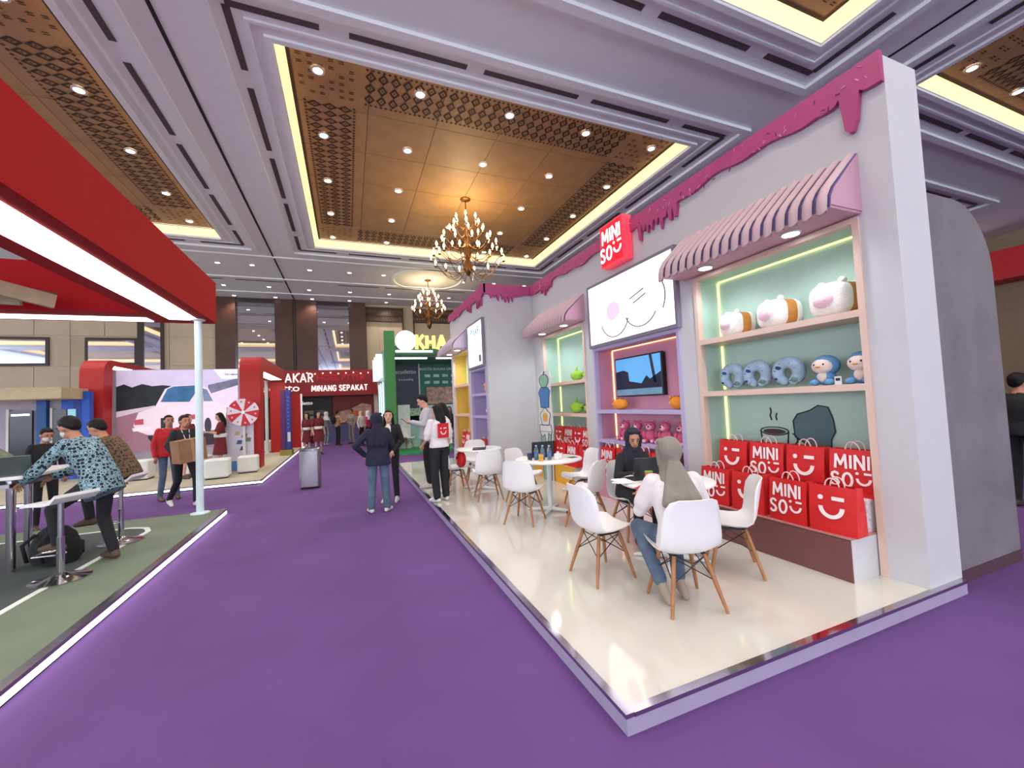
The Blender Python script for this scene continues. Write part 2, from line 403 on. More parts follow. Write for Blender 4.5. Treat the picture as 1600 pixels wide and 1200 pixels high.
def niche(y0, y1, z1, wx, m, frame, strip, shelves, shelf_m, fz=PZ, depth=.38):
    b = wx + depth
    n = bpart('niche_back', m, b, b + .02, y0, y1, fz, z1)
    bpart('niche_side', m, wx + .01, b, y0, y0 + .012, fz, z1); bpart('niche_side', m, wx + .01, b, y1 - .012, y1, fz, z1)
    bpart('niche_top', m, wx + .01, b, y0, y1, z1 - .012, z1)
    if frame:
        bpart('niche_frame', frame, wx - .02, wx + .06, y0 - .01, y0 + .04, fz, z1 + .02); bpart('niche_frame', frame, wx - .02, wx + .06, y1 - .04, y1 + .01, fz, z1 + .02)
        bpart('niche_frame', frame, wx - .02, wx + .06, y0 + .04, y1 - .04, z1 - .03, z1 + .02)
    if strip:
        zs = [z1 - .04] + sorted([z for z in shelves], reverse=True)
        prev = z1 - .03
        for z in sorted(shelves, reverse=True):
            bpart('led_strip', strip, b - .02, b - .004, y1 - .028, y1 - .013, z + .02, prev); prev = z - .07
        bpart('led_strip', strip, b - .02, b - .004, y1 - .028, y1 - .013, .75, prev)
        bpart('led_strip', strip, b - .02, b - .004, y0 + .03, y1 - .03, z1 - .026, z1 - .013)
    for z in shelves: bpart('shelf', shelf_m, wx - .015, b, y0 + .013, y1 - .013, z - .06, z)
niche(2.04, 3.80, 3.06, WX, sage, peach, led_y, (2.30, 1.675), peach)
niche(4.10, 6.10, 2.50, WX, rose, lav, led_o, (1.455, .96), lav)
niche(6.38, 8.08, 3.04, WX, sage, peach, led_y, (2.02, 1.385), peach)
# projecting second wall further down the aisle
for y0, y1 in ((8.55, 8.68), (9.90, 10.08), (11.72, 11.95)): bpart('pier', bw, W2, W2 + .40, y0, y1, PZ, WT)
bpart('header', bw, W2, W2 + .40, 8.68, 9.90, 2.47, WT); bpart('header', bw, W2, W2 + .40, 10.08, 11.72, 3.08, WT)
bpart('back_board', bw, W2 + .40, W2 + .44, 8.63, 11.95, PZ, WT)
niche(8.68, 9.90, 2.47, W2, lav, lav, None, (1.90, 1.38), lav)
niche(10.08, 11.72, 3.08, W2, yel, peach, None, (2.20, 1.40), peach)
for z0, z1 in ((.6, 1.3), (1.42, 1.82), (1.94, 2.40)): bpart('led_strip', led_w, W2 + .30, W2 + .36, 8.72, 8.75, z0, z1)
for z0, z1 in ((.9, 1.32), (1.45, 2.10), (2.25, 3.0)): bpart('led_strip', led_w, W2 + .30, W2 + .36, 10.16, 10.20, z0, z1)
bpart('niche_back', M_('niche_lime', (206, 226, 170), .6), W2 + .365, W2 + .379, 10.1, 11.7, 2.21, 3.05)

# icing edge: wavy strip with drips on each wall face
def icing(length, drips, base=.24, seed=1):
    rnd = random.Random(seed); pts = []; n = int(length / .03)
    for k in range(n + 1):
        t = length * k / n; d = base + .03 * math.sin(t * 3.1) + .018 * math.sin(t * 9.7 + seed)
        for c, wd, dp in drips:
            u = abs(t - c) / wd
            if u < 1: d = max(d, base + dp * (1 - u ** 4) + .0)
        pts.append((t, -d))
    return [(0, 0)] + pts + [(length, 0)]
def drips_cluster(c, n, seed, dp=.2):
    r = random.Random(seed); return [(c + (k - n / 2) * .085 + r.uniform(-.01, .01), .03, dp * r.uniform(.35, 1)) for k in range(n)]
poly = icing(8.55 - 1.78, [(.23, .07, .34), (.04, .13, .06), (.40, .10, .05)] + drips_cluster(2.6, 9, 3, .26) + drips_cluster(6.0, 6, 4, .24), .19, 2)
bwi = MB().prism([(1.78 + t, WT + .03 + d) for t, d in poly], WX - .05, WX - .005, 'x').build('icing_edge', pink, bwall)
poly = icing(8.60 - 8.5 + W2 * 0 + 1.12, drips_cluster(.75, 7, 5, .2), .22, 4)
MB().prism([(W2 + 1.10 - t, WT + .03 + d) for t, d in poly], 8.50, 8.545, 'y').build('icing_edge', pink, bwall)
poly = icing(11.95 - 8.5, drips_cluster(.45, 5, 6, .26) + drips_cluster(1.3, 4, 8, .2), .22, 5)
MB().prism([(8.5 + t, WT + .03 + d) for t, d in poly], W2 - .05, W2 - .005, 'x').build('icing_edge', pink, bwall)
spk = MB(); rr = random.Random(5)
for k in range(110):
    y = 1.85 + rr.random() * 6.4; z = WT - rr.random() * .19; a = rr.random() * PI; dy, dz = .018 * math.cos(a), .018 * math.sin(a)
    spk.tube([(WX - .052, y - dy, z - dz), (WX - .052, y + dy, z + dz)], .005, 4, mi=k % 3)
o = spk.build('sprinkles', [M_('sprinkle_dark', (110, 30, 70)), M_('sprinkle_pale', (206, 116, 158)), M_('sprinkle_white', (216, 160, 188))], bwall); o['kind'] = 'stuff'

# benches with coloured fronts and a stepped riser
def bench(y0, y1, x0, m, label, top, riser=True, xb=4.38):
    t = thing('display_bench', label, 'bench', (x0, (y0 + y1) / 2, PZ), 0, 'display benches under the niches'); h = (y1 - y0) / 2
    MB().box(.012, xb - x0, -h, h, 0, .33).build('body', bw, t)
    MB().box(0, .012, -h, h, 0, .335).build('front_panel', m, t)
    MB().box(0, xb - x0, -h, h, .33, .345).build('top_board', top, t)
    if riser: MB().box(.30, xb - x0, -h + .03, h - .03, .345, .60).build('riser', M_('terrazzo', (226, 216, 220), .5, var=.25, scale=40), t)
    return t
mauve = M_('bench_mauve', (112, 66, 66), .5, var=.04); mauve_t = M_('bench_mauve_top', (176, 120, 120), .5)
bench(2.09, 3.79, 3.66, mauve, 'display bench with dusty mauve front under the nearest red bags', mauve_t)
bench(4.12, 6.08, 3.72, rose, 'pink fronted display bench under the shelf with the television', lav, False)
bench(6.40, 8.06, 3.66, M_('bench_yellow', (226, 168, 50), .5), 'display bench with mustard yellow front beside the cut-out standee', M_('bench_yellow_top', (232, 190, 90), .5))

# awnings: each slat a part
def awning(y0, y1, wx, n, zt, zb, depth, label, m_strip, m_gap, m_side):
    t = thing('striped_awning', label, 'awning', (wx, (y0 + y1) / 2, zb), 0, 'striped awnings above the niches'); h = (y1 - y0) / 2; H = zt - zb
    prof = [(0, H), (-.30 * depth, H * .76), (-.60 * depth, H * .51), (-.84 * depth, H * .31), (-.96 * depth, H * .15), (-depth, -.02), (-depth, -.16 * H)]
    wd = 2 * h / n; m = 6; st = MB(); rings = []
    for i, (d, z) in enumerate(prof):
        a = prof[max(i - 1, 0)]; b = prof[min(i + 1, len(prof) - 1)]; tx, tz = b[0] - a[0], b[1] - a[1]; L = math.hypot(tx, tz); nx, nz = tz / L, -tx / L
        r = []
        for k in range(m + 1):
            u = -1 + 2 * k / m; bul = .024 * (1 - u * u); zz = z
            if i == len(prof) - 1: zz = z + .03 * u * u
            r.append((d + nx * bul, u * wd * .345, zz + nz * bul))
        r += [(d - nx * .008, wd * .345, z - nz * .008), (d - nx * .008, -wd * .345, z - nz * .008)]
        rings.append(r)
    st.loft(rings); me = st.mesh('slat', m_strip, 35)
    for k in range(n): obj('slat', me, t, (0, -h + wd * (k + .5), 0))
    bk = [(d * .97 + .004, z - .006) for d, z in prof[:-1]]
    MB().loft([[(d, -h + .004, z) for d, z in bk] + [(d + .012, -h + .004, z) for d, z in bk[::-1]], [(d, h - .004, z) for d, z in bk] + [(d + .012, h - .004, z) for d, z in bk[::-1]]]).build('backing', m_gap, t)
    sp = [(-.001, -.01)] + [(d * .95, z - .015) for d, z in prof[:-1]] + [(-depth * .93, -.01)]
    for s in (-1, 1): MB().prism([(d, z) for d, z in sp], s * h - (.012 if s > 0 else 0), s * h + (0 if s > 0 else .012), 'y').build('side_panel', m_side, t)
    MB().box(-depth * .93, 0, -h + .01, h - .01, -.03, -.005).build('soffit', m_side, t)
    for s in (-.48, .52):
        c = (-depth * .45, -h * s, -.03)
        sp_ = MB().lathe([(.085, 0), (.085, -.012), (.07, -.016)], c, 20, cap=True).build('spotlight', white, t)
        MB().lathe([(.0001, -.0175), (.068, -.0175)], c, 20, cap=False).build('lens', M_('spot_lens', (244, 250, 255), emit=14, var=0, sample=False), sp_)
        lamp('awning_lamp', (wx + c[0], (y0 + y1) / 2 + c[1], zb - .07), AWN_W, size=2.7, radius=.06, col=(.86, .95, 1))
    return t
a_strip = M_('awning_blush', (184, 156, 162), .55, var=.04); a_gap = M_('awning_gap', (84, 72, 124), .7); a_side = M_('awning_side', (190, 144, 162), .55, var=.02)
awning(2.0, 3.95, WX, 17, 3.62, 3.12, .44, 'blush striped awning over the nearest mint niche', a_strip, a_gap, a_side)
awning(6.32, 8.18, WX, 17, 3.58, 3.10, .44, 'blush striped awning over the mint niche behind the standee', a_strip, a_gap, a_side)
awning(10.02, 11.78, W2, 17, 3.62, 3.12, .44, 'lilac striped awning on the farthest projecting part of the white wall', M_('awning_lilac', (178, 158, 172), .55), a_gap, M_('awning_side2', (198, 180, 200), .55))

# logo: MINI over SO + winking smile, unit height about 1, x right, z up
wprint = M_('print_white', (244, 232, 232), .6, var=.03)
logo_w = M_('logo_lit', (255, 244, 246), emit=1.6, var=0)
def smile_mb(mb, s=1.0, cx=0, cz=0, y=0, d=.004):
    def P(x, z): return (cx + x * s, y, cz + z * s)
    n = 14; arc = []
    for k in range(n + 1):
        a = PI + PI * k / n; arc.append((.40 * math.cos(a), .02 + .40 * math.sin(a)))
    inn = [(.265 * math.cos(PI + PI * k / n), .02 + .275 * math.sin(PI + PI * k / n)) for k in range(n + 1)]
    poly = arc + inn[::-1]
    for k in range(n):
        q = [arc[k], arc[k + 1], inn[k + 1], inn[k]]
        mb.prism([(cx + x * s, cz + z * s) for x, z in q], y - d, y, 'y')
    mb.prism([(cx + (-.33 + .085 * math.cos(2 * PI * k / 12)) * s, cz + (.32 + .085 * math.sin(2 * PI * k / 12)) * s) for k in range(12)], y - d, y, 'y')
    mb.prism([(cx + x * s, cz + z * s) for x, z in ((.02, .26), (.40, .26), (.40, .385), (.02, .385))], y - d, y, 'y')
    return mb
def smile_mesh(size, m): return smile_mb(MB(), size).mesh('smile_mark', m)
GLY = {'A': (.66, [[(0, 0), (.33, 1), (.66, 0)], [(.14, .32), (.52, .32)]]), 'K': (.5, [[(0, 0), (0, 1)], [(.5, 1), (.04, .45)], [(.14, .56), (.54, 0)]]), 'H': (.54, [[(0, 0), (0, 1)], [(.54, 0), (.54, 1)], [(0, .5), (.54, .5)]]), 'R': (.48, [[(0, 0), (0, 1), (.3, 1), (.46, .88), (.46, .66), (.3, .5), (0, .5)], [(.24, .48), (.5, 0)]]), 'P': (.48, [[(0, 0), (0, 1), (.3, 1), (.46, .88), (.46, .62), (.3, .46), (0, .46)]]), 'E': (.44, [[(.44, 1), (0, 1), (0, 0), (.44, 0)], [(0, .52), (.38, .52)]]), 'T': (.54, [[(0, 1), (.54, 1)], [(.27, 1), (.27, 0)]]), 'G': (.56, [[(.54, .84), (.42, .97), (.26, 1), (.08, .9), (0, .68), (0, .32), (.08, .1), (.26, 0), (.44, .04), (.56, .16), (.56, .46), (.32, .46)]]), ' ': (.1, []),
       'M': (.74, [[(0, 0), (.06, 1), (.37, .25), (.68, 1), (.74, 0)]]), 'I': (.0, [[(0, 0), (0, 1)]]), 'N': (.56, [[(0, 0), (0, 1), (.56, 0), (.56, 1)]]),
       'S': (.46, [[(.44, .86), (.34, .97), (.2, 1), (.06, .93), (.0, .77), (.08, .6), (.36, .44), (.46, .26), (.4, .08), (.24, 0), (.1, .02), (0, .14)]]), 'O': (.6, [[(.3 + .3 * math.cos(2 * PI * k / 16), .5 + .5 * math.sin(2 * PI * k / 16)) for k in range(17)]])}
def glyphs(mb, txt, h, cx, cz, wt=.17, gap=.24, y=0, d=.004):
    tot = sum(GLY[c][0] for c in txt) + gap * 1.25 * (len(txt) - 1); x = -tot / 2
    for c in txt:
        w_, paths = GLY[c]
        for pth in paths:
            for i, (p, q) in enumerate(zip(pth, pth[1:])):
                dx, dz = q[0] - p[0], q[1] - p[1]; L = math.hypot(dx, dz); ex, ez = dx / L * wt * .25, dz / L * wt * .25; nx, nz = -dz / L * wt / 2, dx / L * wt / 2
                if c in 'IH': ex = ez = 0
                quad = [(p[0] - ex + nx, p[1] - ez + nz), (q[0] + ex + nx, q[1] + ez + nz), (q[0] + ex - nx, q[1] + ez - nz), (p[0] - ex - nx, p[1] - ez - nz)]
                mb.prism([(cx + (x + u) * h, cz + (v - .5) * h) for u, v in quad], y - d - .0002 * (i % 2), y, 'y')
        x += w_ + gap * 1.25
    return mb
def put_glyphs(s, h, loc, m, parent, wt=.2, d=.03, wscale=1):
    o = obj('lettering', glyphs(MB(), s, h, 0, 0, wt, y=0, d=d).mesh('lettering', m), parent, loc); o.scale = (wscale, 1, 1); return o
def logo_mesh(size, m):
    mb = MB(); glyphs(mb, 'MINI', .37 * size, 0, .25 * size); glyphs(mb, 'SO', .37 * size, -.25 * size, -.26 * size)
    smile_mb(mb, .46 * size, .28 * size, -.20 * size, 0, .004)
    return mb.mesh('brand_lettering', m)
bag_smile = smile_mesh(.24, wprint); bag_logo = logo_mesh(.30, wprint)

# hanging red sign
sg = thing('shop_sign', 'red square light box sign with white lettering high on the wall', 'sign', (WX - .02, 5.18, 3.72))
MB().box(-.16, 0, -.29, .29, 0, .66).build('box', M_('sign_edge', (226, 60, 80), .4, emit=.5, var=0), sg)
MB().box(-.165, -.158, -.265, .265, .025, .635).build('face', M_('sign_red', (226, 10, 36), .4, emit=.9, var=0), sg)
obj('brand_lettering', logo_mesh(.54, logo_w), sg, (-.166, 0, .33), (0, 0, RX))
MB().tube([(-.08, -.12, .66), (-.08, 0, .72), (-.08, .12, .66)], .012).build('hanger', M_('sign_edge2', (220, 80, 90)), sg)

# light boxes
lb_m = M_('lightbox_white', (255, 255, 255), emit=1.2, var=0)
def lightbox(name, label, x, y0, y1, z0, z1, d=.07):
    t = thing(name, label, 'light box', (x, (y0 + y1) / 2, z0)); h = (y1 - y0) / 2; H = z1 - z0
    fm = M_('lightbox_frame', (126, 118, 134), .4)
    for b in ((-h, h, 0, .05), (-h, h, H - .04, H), (-h, -h + .04, .05, H - .04), (h - .04, h, .05, H - .04)): MB().box(-d, 0, b[0], b[1], b[2], b[3]).build('frame', fm, t)
    MB().box(-d * .8, -.005, -h + .04, h - .04, .05, H - .04).build('panel', lb_m, t)
    return t
def strokes(t, lines, x, m, r=.006, name='drawing'):
    mb = MB()
    for l in lines: mb.tube([(x, -u, v) for u, v in l], r, 4)
    return mb.build(name, m, t)
def arc(cx, cz, rx, rz, a0, a1, n=12): return [(cx + rx * math.cos(math.radians(a0 + (a1 - a0) * k / n)), cz + rz * math.sin(math.radians(a0 + (a1 - a0) * k / n))) for k in range(n + 1)]
L1 = lightbox('light_box', 'large bright white light box above the television niche', WX, 4.04, 6.12, 2.52, 3.60)
pale = M_('print_grey', (120, 112, 120), emit=.12, var=0); palepink = M_('print_pink', (246, 176, 240), emit=.8, var=0)
MB().prism([(.33 + .17 * math.cos(2 * PI * k / 20), .52 + .15 * math.sin(2 * PI * k / 20)) for k in range(20)], -.059, -.056, 'x').build('print_patch', palepink, L1)
strokes(L1, [arc(-.30, .42, .36, .32, 195, 345), arc(.33, .45, .36, .30, 200, 330), arc(.42, .5, .42, .38, -30, 40)], -.058, pale, .012)
strokes(L1, [[(.1, .60), (.42, .68)], [(.18, .52), (.46, .6)]], -.058, pale, .012)
L2 = lightbox('light_box', 'tall white light box with small blue lettering on the far wall', W2, 8.68, 9.90, 2.50, 3.60)
put_text('PIXAR', .26, (-.058, 0, .86), RX, M_('print_blue', (90, 150, 190), emit=.35, var=0), L2, bold=.01)
strokes(L2, [[(-.4, .55), (-.25, .5), (-.1, .57), (.1, .5), (.35, .56)], [(-.3, .42), (0, .38), (.3, .44)]], -.058, M_('print_teal', (120, 190, 200), emit=.5, var=0), .01)
MB().box(-.06, -.056, -.45, -.28, .12, .28).build('print_patch', pale, L2)

# television
tv = thing('television', 'flat black television showing a blue city view in the pink niche', 'television', (4.36, 5.34, 1.66))
MB().box(.0, .035, -.56, .56, 0, .64).build('mount', black, tv)
MB().rbox(-.05, 0, -.57, .57, 0, .655, .01).build('housing', black, tv)
scr = {'sky': M_('tv_sky', (84, 150, 200), .2, emit=.75, var=.1, scale=2), 'dark': M_('tv_dark', (22, 34, 50), .2, emit=.5, var=.3), 'street': M_('tv_street', (96, 130, 150), .2, emit=.5, var=.2)}
MB().box(-.053, -.051, -.545, .545, .02, .63).build('screen', scr['sky'], tv)
for k, pl in enumerate(([(-.545, .12), (-.545, .42), (-.34, .44), (-.22, .40), (-.2, .25), (.1, .2), (.22, .32), (.3, .26), (.545, .36), (.545, .12)], [(.30, .63), (.36, .63), (.44, .2), (.38, .2)])):
    MB().prism([(-u, v) for u, v in pl], -.055, -.0535, 'x').build('picture_skyline', scr['dark'], tv)
MB().box(-.055, -.0535, -.545, .545, .02, .12).build('picture_street', scr['street'], tv)

# red paper bags
bag_red = M_('bag_red', (206, 26, 28), .5, var=.07, scale=5, bump=.25, bscale=9)
hand_m = M_('bag_handle', (232, 196, 196), .7)
def bag_proto(kind, label):
    t = thing('paper_bag', label, 'paper bag'); W, Dp, H = .175, .075, .385
    mb = MB(); rings = []
    for z, k, g in ((0, 1.0, .0), (.04, 1.0, .0), (H * .5, .9, .018), (H, .55, .035)):
        d = Dp * k; rings.append([(-W, -d, z), (0, -d - .004, z), (W, -d, z), (W - g, 0, z), (W, d, z), (0, d + .004, z), (-W, d, z), (-W + g, 0, z)])
    mb.loft(rings, cap=False); mb.add(rings[0], [tuple(range(8))]); mb.build('body', bag_red, t)
    zc = .21
    o = obj('smile_mark' if kind else 'brand_lettering', bag_smile if kind else bag_logo, t, (0, -Dp * .985, zc), (math.radians(-4.5), 0, 0))
    for s in (-1, 1):
        pts = [(.055 * math.cos(a) - .0, s * Dp * .5 + s * .008 * math.sin(a), H - .02 + .085 * math.sin(a)) for a in [PI * k / 8 for k in range(9)]]
        MB().tube(pts, .0055, 5).build('handle', hand_m, t)
    return t
BG = 'red shopping bags along the booth benches'
bagA = bag_proto(1, 'tmp'); bagB = bag_proto(0, 'tmp'); used = {}
def bag(kind, x, y, z, label, rz=None, sc=1.0):
    p = bagA if kind else bagB; rz = RX if rz is None else rz
    if kind in used: o = dup(p, (x, y, z), rz, label, BG)
    else:
        for q in (p,): q.location = (x, y, z); q.rotation_euler = (0, 0, rz); q['label'] = label; q['group'] = BG
        KIDS[p.name] = list(p.children); used[kind] = 1; o = p
    o.scale = (sc, sc, sc); return o
ord_ = ('first', 'second', 'third', 'fourth')
rowf = 'front row on the mauve bench'; rowb = 'back row under the mint shelves'
for k, (y, kd) in enumerate(((2.24, 1), (2.61, 0), (3.02, 1), (3.42, 0))):
    bag(kd, 3.775, y, .445, 'red %s bag, %s from the right in the %s' % ('smile' if kd else 'lettered', ord_[k], rowf), RX + (.06, -.03, .02, .05)[k])
for k, (y, kd) in enumerate(((2.26, 0), (2.66, 1), (3.06, 0), (3.46, 1))):
    bag(kd, 4.13, y, .70, 'red %s bag, %s from the right in the %s' % ('smile' if kd else 'lettered', ord_[k], rowb), RX + (.03, -.05, .04, -.02)[k], 1.04)
for k, (y, kd) in enumerate(((5.60, 0), (5.18, 1), (4.78, 0), (4.38, 1))):
    bag(kd, 3.90, y, .445, 'red %s bag, %s from the left on the pink bench' % ('smile' if kd else 'lettered', ord_[k]), RX, 1.08)
for k, (y, kd) in enumerate(((7.42, 0), (6.95, 1), (6.52, 0))):
    bag(kd, 3.78, y, .445, 'red %s bag, %s from the left, front row on the yellow bench' % ('smile' if kd else 'lettered', ord_[k]), RX, 1.05)
for k, (y, kd) in enumerate(((7.62, 1), (7.22, 0), (6.86, 1), (6.52, 0))):
    bag(kd, 4.13, y, .70, 'red %s bag, %s from the left, back row above the yellow bench' % ('smile' if kd else 'lettered', ord_[k]), RX, 1.06)
bag(0, 3.05, 10.75, PZ + .33, 'red bag with lettering standing on the low stand in the far yellow niche', RX, 1.2)
bag(1, 3.05, 11.2, PZ + .33, 'red bag with a smile standing deepest in the far yellow niche', RX, 1.2)
bag(0, 3.0, 9.35, PZ + .33, 'red bag with lettering in the lavender niche behind the laptop table', RX, 1.0)
st2 = thing('display_bench', 'low white stand along the farthest niches', 'bench', (2.80, 10.2, PZ), 0, 'display benches under the niches')
MB().box(0, .42, -1.6, 1.5, 0, .32).build('body', bw, st2); MB().box(-.01, .42, -1.6, 1.5, .32, .33).build('top_board', lav, st2)

# plush toys and cushions on the shelves
fur = lambda n, c: mat(n, c, .95, var=.08, scale=14, bump=.5, bscale=90)
fw, fp, fo = fur('plush_white', (240, 236, 230)), fur('plush_pink_pale', (240, 208, 216)), fur('plush_caramel', (196, 130, 62))
def loaf(y, rz, sc, label):
    t = thing('plush_cushion', label, 'cushion', (4.2, y, 2.30), rz, 'white loaf cushions on the top shelf')
    mb = MB(); rings = []
    def outline(k, yy): 
        pts = []
        for i in range(24):
            a = 2 * PI * i / 24; x = .15 * k * math.copysign(abs(math.cos(a)) ** .7, math.cos(a)); z = .14 + .135 * k * math.copysign(abs(math.sin(a)) ** .65, math.sin(a))
            pts.append((x, yy, z))
        return pts
    mb.loft([outline(.7, -.115), outline(.93, -.10), outline(1, -.05), outline(1, .0)]); mb.build('face_cushion', fw, t, 60)
    MB().loft([outline(.985, .0), outline(.985, .10)]).build('crust', fo, t, 60)
    MB().loft([outline(1.0, .10), outline(1.0, .13), outline(.9, .16)]).build('back_slice', fw, t, 60)
    MB().sph((0, -.105, .135), (.09, .06, .065), 16, 10).build('pad', fp, t, True)
    for s in (-1, 1): MB().sph((s * .09, -.02, .275), (.03, .03, .03), 10, 6).build('tuft', fw, t, True)
    t.scale = (sc, sc, sc); return t
loaf(3.42, RX - .3, 1.0, 'white loaf shaped plush cushion with caramel crust, leftmost on the top mint shelf')
loaf(2.92, RX - .3, 1.08, 'white loaf shaped plush cushion with caramel crust, middle of the top mint shelf')
loaf(2.36, RX - .2, 1.15, 'white loaf shaped plush cushion at the right end of the top mint shelf')
# U-shaped neck pillows
nb = mat('pillow_blue_grey', (150, 176, 196), .9, var=.25, scale=9, bump=.3, bscale=70)
patch_n, patch_g = fur('pillow_navy', (44, 66, 122)), fur('pillow_green', (92, 128, 116))
def neck(y, label):
    t = thing('neck_pillow', label, 'pillow', (4.17, y, 1.675), RX, 'printed neck pillows on the middle shelf')
    pts = []; rs = []
    for k in range(17):
        a = math.radians(-62 + 304 * k / 16); pts.append((.105 * math.cos(a), 0, .155 + .10 * math.sin(a))); u = abs(k - 8) / 8; rs.append(.062 * (1 - .22 * u ** 4) * (.72 if k in (0, 16) else 1))
    mb = MB(); mb.tube([(-p[0], p[1], p[2]) for p in pts], rs, 12); mb.sph((-pts[0][0], 0, pts[0][2]), .047, 10, 6); mb.sph((-pts[-1][0], 0, pts[-1][2]), .047, 10, 6)
    mb.build('pillow_ring', nb, t, True)
    MB().sph((-.075, -.042, .205), (.035, .025, .026), 10, 6).build('patch', patch_n, t, True)
    MB().sph((.085, -.045, .075), (.036, .022, .026), 10, 6).build('patch', patch_g, t, True)
    MB().sph((-.10, -.047, .09), (.022, .015, .014), 10, 6).build('patch', patch_n, t, True)
    for a in (20, 60, 120, 170, 300):
        r = math.radians(a); MB().sph((.105 * math.cos(r), -.05, .155 + .1 * math.sin(r)), (.014, .014, .007), 8, 5).build('patch', patch_n, t, True)
    return t
neck(3.47, 'blue grey printed neck pillow, leftmost of three on the middle shelf'); neck(3.16, 'blue grey printed neck pillow, second of three on the middle shelf'); neck(2.82, 'blue grey printed neck pillow beside the blue plush toys')
pb, pcr, py_ = fur('plush_blue', (96, 146, 190)), fur('plush_cream', (226, 204, 194)), fur('plush_ochre', (214, 160, 70))
def chick(y, label):
    t = thing('plush_toy', label, 'plush toy', (4.15, y, 1.675), RX, 'blue plush toys on the middle shelf')
    MB().sph((0, .01, .185), (.115, .10, .10), 16, 10).build('head', pb, t, True)
    MB().sph((0, -.03, .18), (.095, .075, .075), 16, 10).build('face_patch', pcr, t, True)
    MB().sph((0, 0, .075), (.08, .075, .075), 14, 8).build('body', pb, t, True); MB().sph((0, -.035, .08), (.05, .05, .055), 12, 8).build('belly', pcr, t, True)
    for s in (-1, 1):
        MB().sph((s * .065, -.06, .03), (.04, .05, .03), 10, 6).build('foot', pb, t, True)
        MB().sph((s * .04, -.096, .195), (.009, .009, .009), 8, 5).build('eye', black, t, True)
    MB().sph((0, -.108, .172), (.022, .02, .01), 8, 5).build('beak', py_, t, True)
    return t
chick(2.46, 'blue plush toy with cream belly beside a price tag'); chick(2.16, 'blue plush toy with cream belly at the right end of the middle shelf')
tagc = thing('price_tag', 'small white card tag standing by the blue plush toy', 'tag', (4.08, 2.32, 1.675), RX)
MB().prism([(-.028, 0), (.028, 0), (.028, .075), (-.028, .075)], -.004, .004, 'y').build('card', white, tagc)
MB().box(-.018, .018, -.0055, -.004, .035, .06).build('print', black, tagc)
# wall drawing in the nearest niche: steaming cup and a plain slate shape
ink = M_('ink', (34, 26, 28), .7)
dr = thing('wall_drawing', 'printed drawing of a steaming cup on the mint niche back', 'wall print', (4.398, 3.18, 1.1))
strokes(dr, [arc(0, .10, .16, .045, 0, 360, 20), [(-.16, .10), (-.14, -.08)], [(.16, .10), (.14, -.08)], arc(.19, .02, .06, .06, 80, -80), [(-.02, .22), (-.035, .27), (-.02, .32), (-.03, .36)], [(.04, .22), (.03, .26), (.045, .30)]], -.004, ink, .007)
MB().prism([(-.13 * math.cos(2 * PI * k / 20), .095 + .03 * math.sin(2 * PI * k / 20)) for k in range(20)], -.006, -.001, 'x').build('coffee', M_('coffee', (70, 40, 40), .5), dr)
ds = thing('wall_drawing', 'plain slate coloured rounded shape printed beside the steaming cup', 'wall print', (4.398, 2.76, 1.12))
slate = M_('slate_print', (86, 112, 114), .7)
shp = [(.19, .03), (.2, .2), (.15, .27), (.02, .31), (-.06, .36), (-.15, .34), (-.19, .22), (-.2, .1), (-.16, .02), (-.15, -.2), (-.02, -.2), (.08, -.04)]
MB().prism(shp, -.006, -.001, 'x').build('shape', slate, ds)
strokes(ds, [[(-a, b) for a, b in shp + shp[:1]]], -.006, ink, .007, 'outline')

# pink niche: orange plush on the upper shelf, five pink bears below
orng = fur('plush_orange', (238, 150, 44)); pk = fur('plush_rose', (204, 92, 130)); pk2 = fur('plush_rose_pale', (236, 180, 190))
def orange_plush(y, label, lng):
    t = thing('plush_toy', label, 'plush toy', (4.16, y, 1.455), RX, 'orange plush toys under the television')
    MB().sph((0, 0, .09), (lng, .10, .09), 18, 12).build('body', orng, t, True)
    for s in (-1, 1): MB().sph((-lng * .55, s * .05 - .02, .165), (.02, .02, .022), 8, 6).build('ear', orng, t, True)
    MB().sph((-lng * .9, -.03, .09), (.02, .03, .022), 8, 6).build('muzzle', pcr, t, True)
    for k in (-.3, .0, .3): MB().box(lng * k - .012, lng * k + .012, -.03, .03, .172, .184).build('stripe', M_('plush_brown', (150, 80, 30)), t)
    return t
orange_plush(5.62, 'long orange plush toy lying at the left under the television', .16); orange_plush(4.34, 'orange plush toy at the right end under the television', .12)
def bear(y, label, rz):
    t = thing('plush_bear', label, 'plush bear', (4.16, y, .96), RX + rz, 'pink plush bears on the lower shelf')
    MB().sph((0, 0, .10), (.085, .08, .10), 14, 10).build('body', pk, t, True)
    MB().sph((0, -.01, .245), (.08, .07, .07), 14, 10).build('head', pk, t, True)
    MB().sph((0, -.07, .23), (.045, .035, .036), 12, 8).build('muzzle', pk2, t, True)
    MB().sph((0, -.10, .243), (.018, .012, .013), 8, 6).build('nose', black, t, True)
    for s in (-1, 1):
        MB().sph((s * .06, .0, .305), (.026, .016, .026), 10, 6).build('ear', pk, t, True)
        MB().sph((s * .095, -.03, .12), (.03, .04, .06), 10, 6).build('arm', pk, t, True)
        f = MB().sph((s * .06, -.09, .035), (.04, .06, .035), 10, 6).build('foot', pk, t, True); MB().sph((s * .06, -.145, .037), (.026, .012, .024), 10, 6).build('sole', pk2, f, True)
        MB().sph((s * .028, -.073, .268), (.008, .008, .009), 8, 5).build('eye', black, t, True)
    return t
for k, y in enumerate((5.50, 5.21, 4.92, 4.60, 4.28)):
    bear(y, 'sitting pink plush bear, %s from the left on the pink niche shelf' % ('first', 'second', 'third', 'fourth', 'fifth')[k], (0, .1, .5, 0, .2)[k])
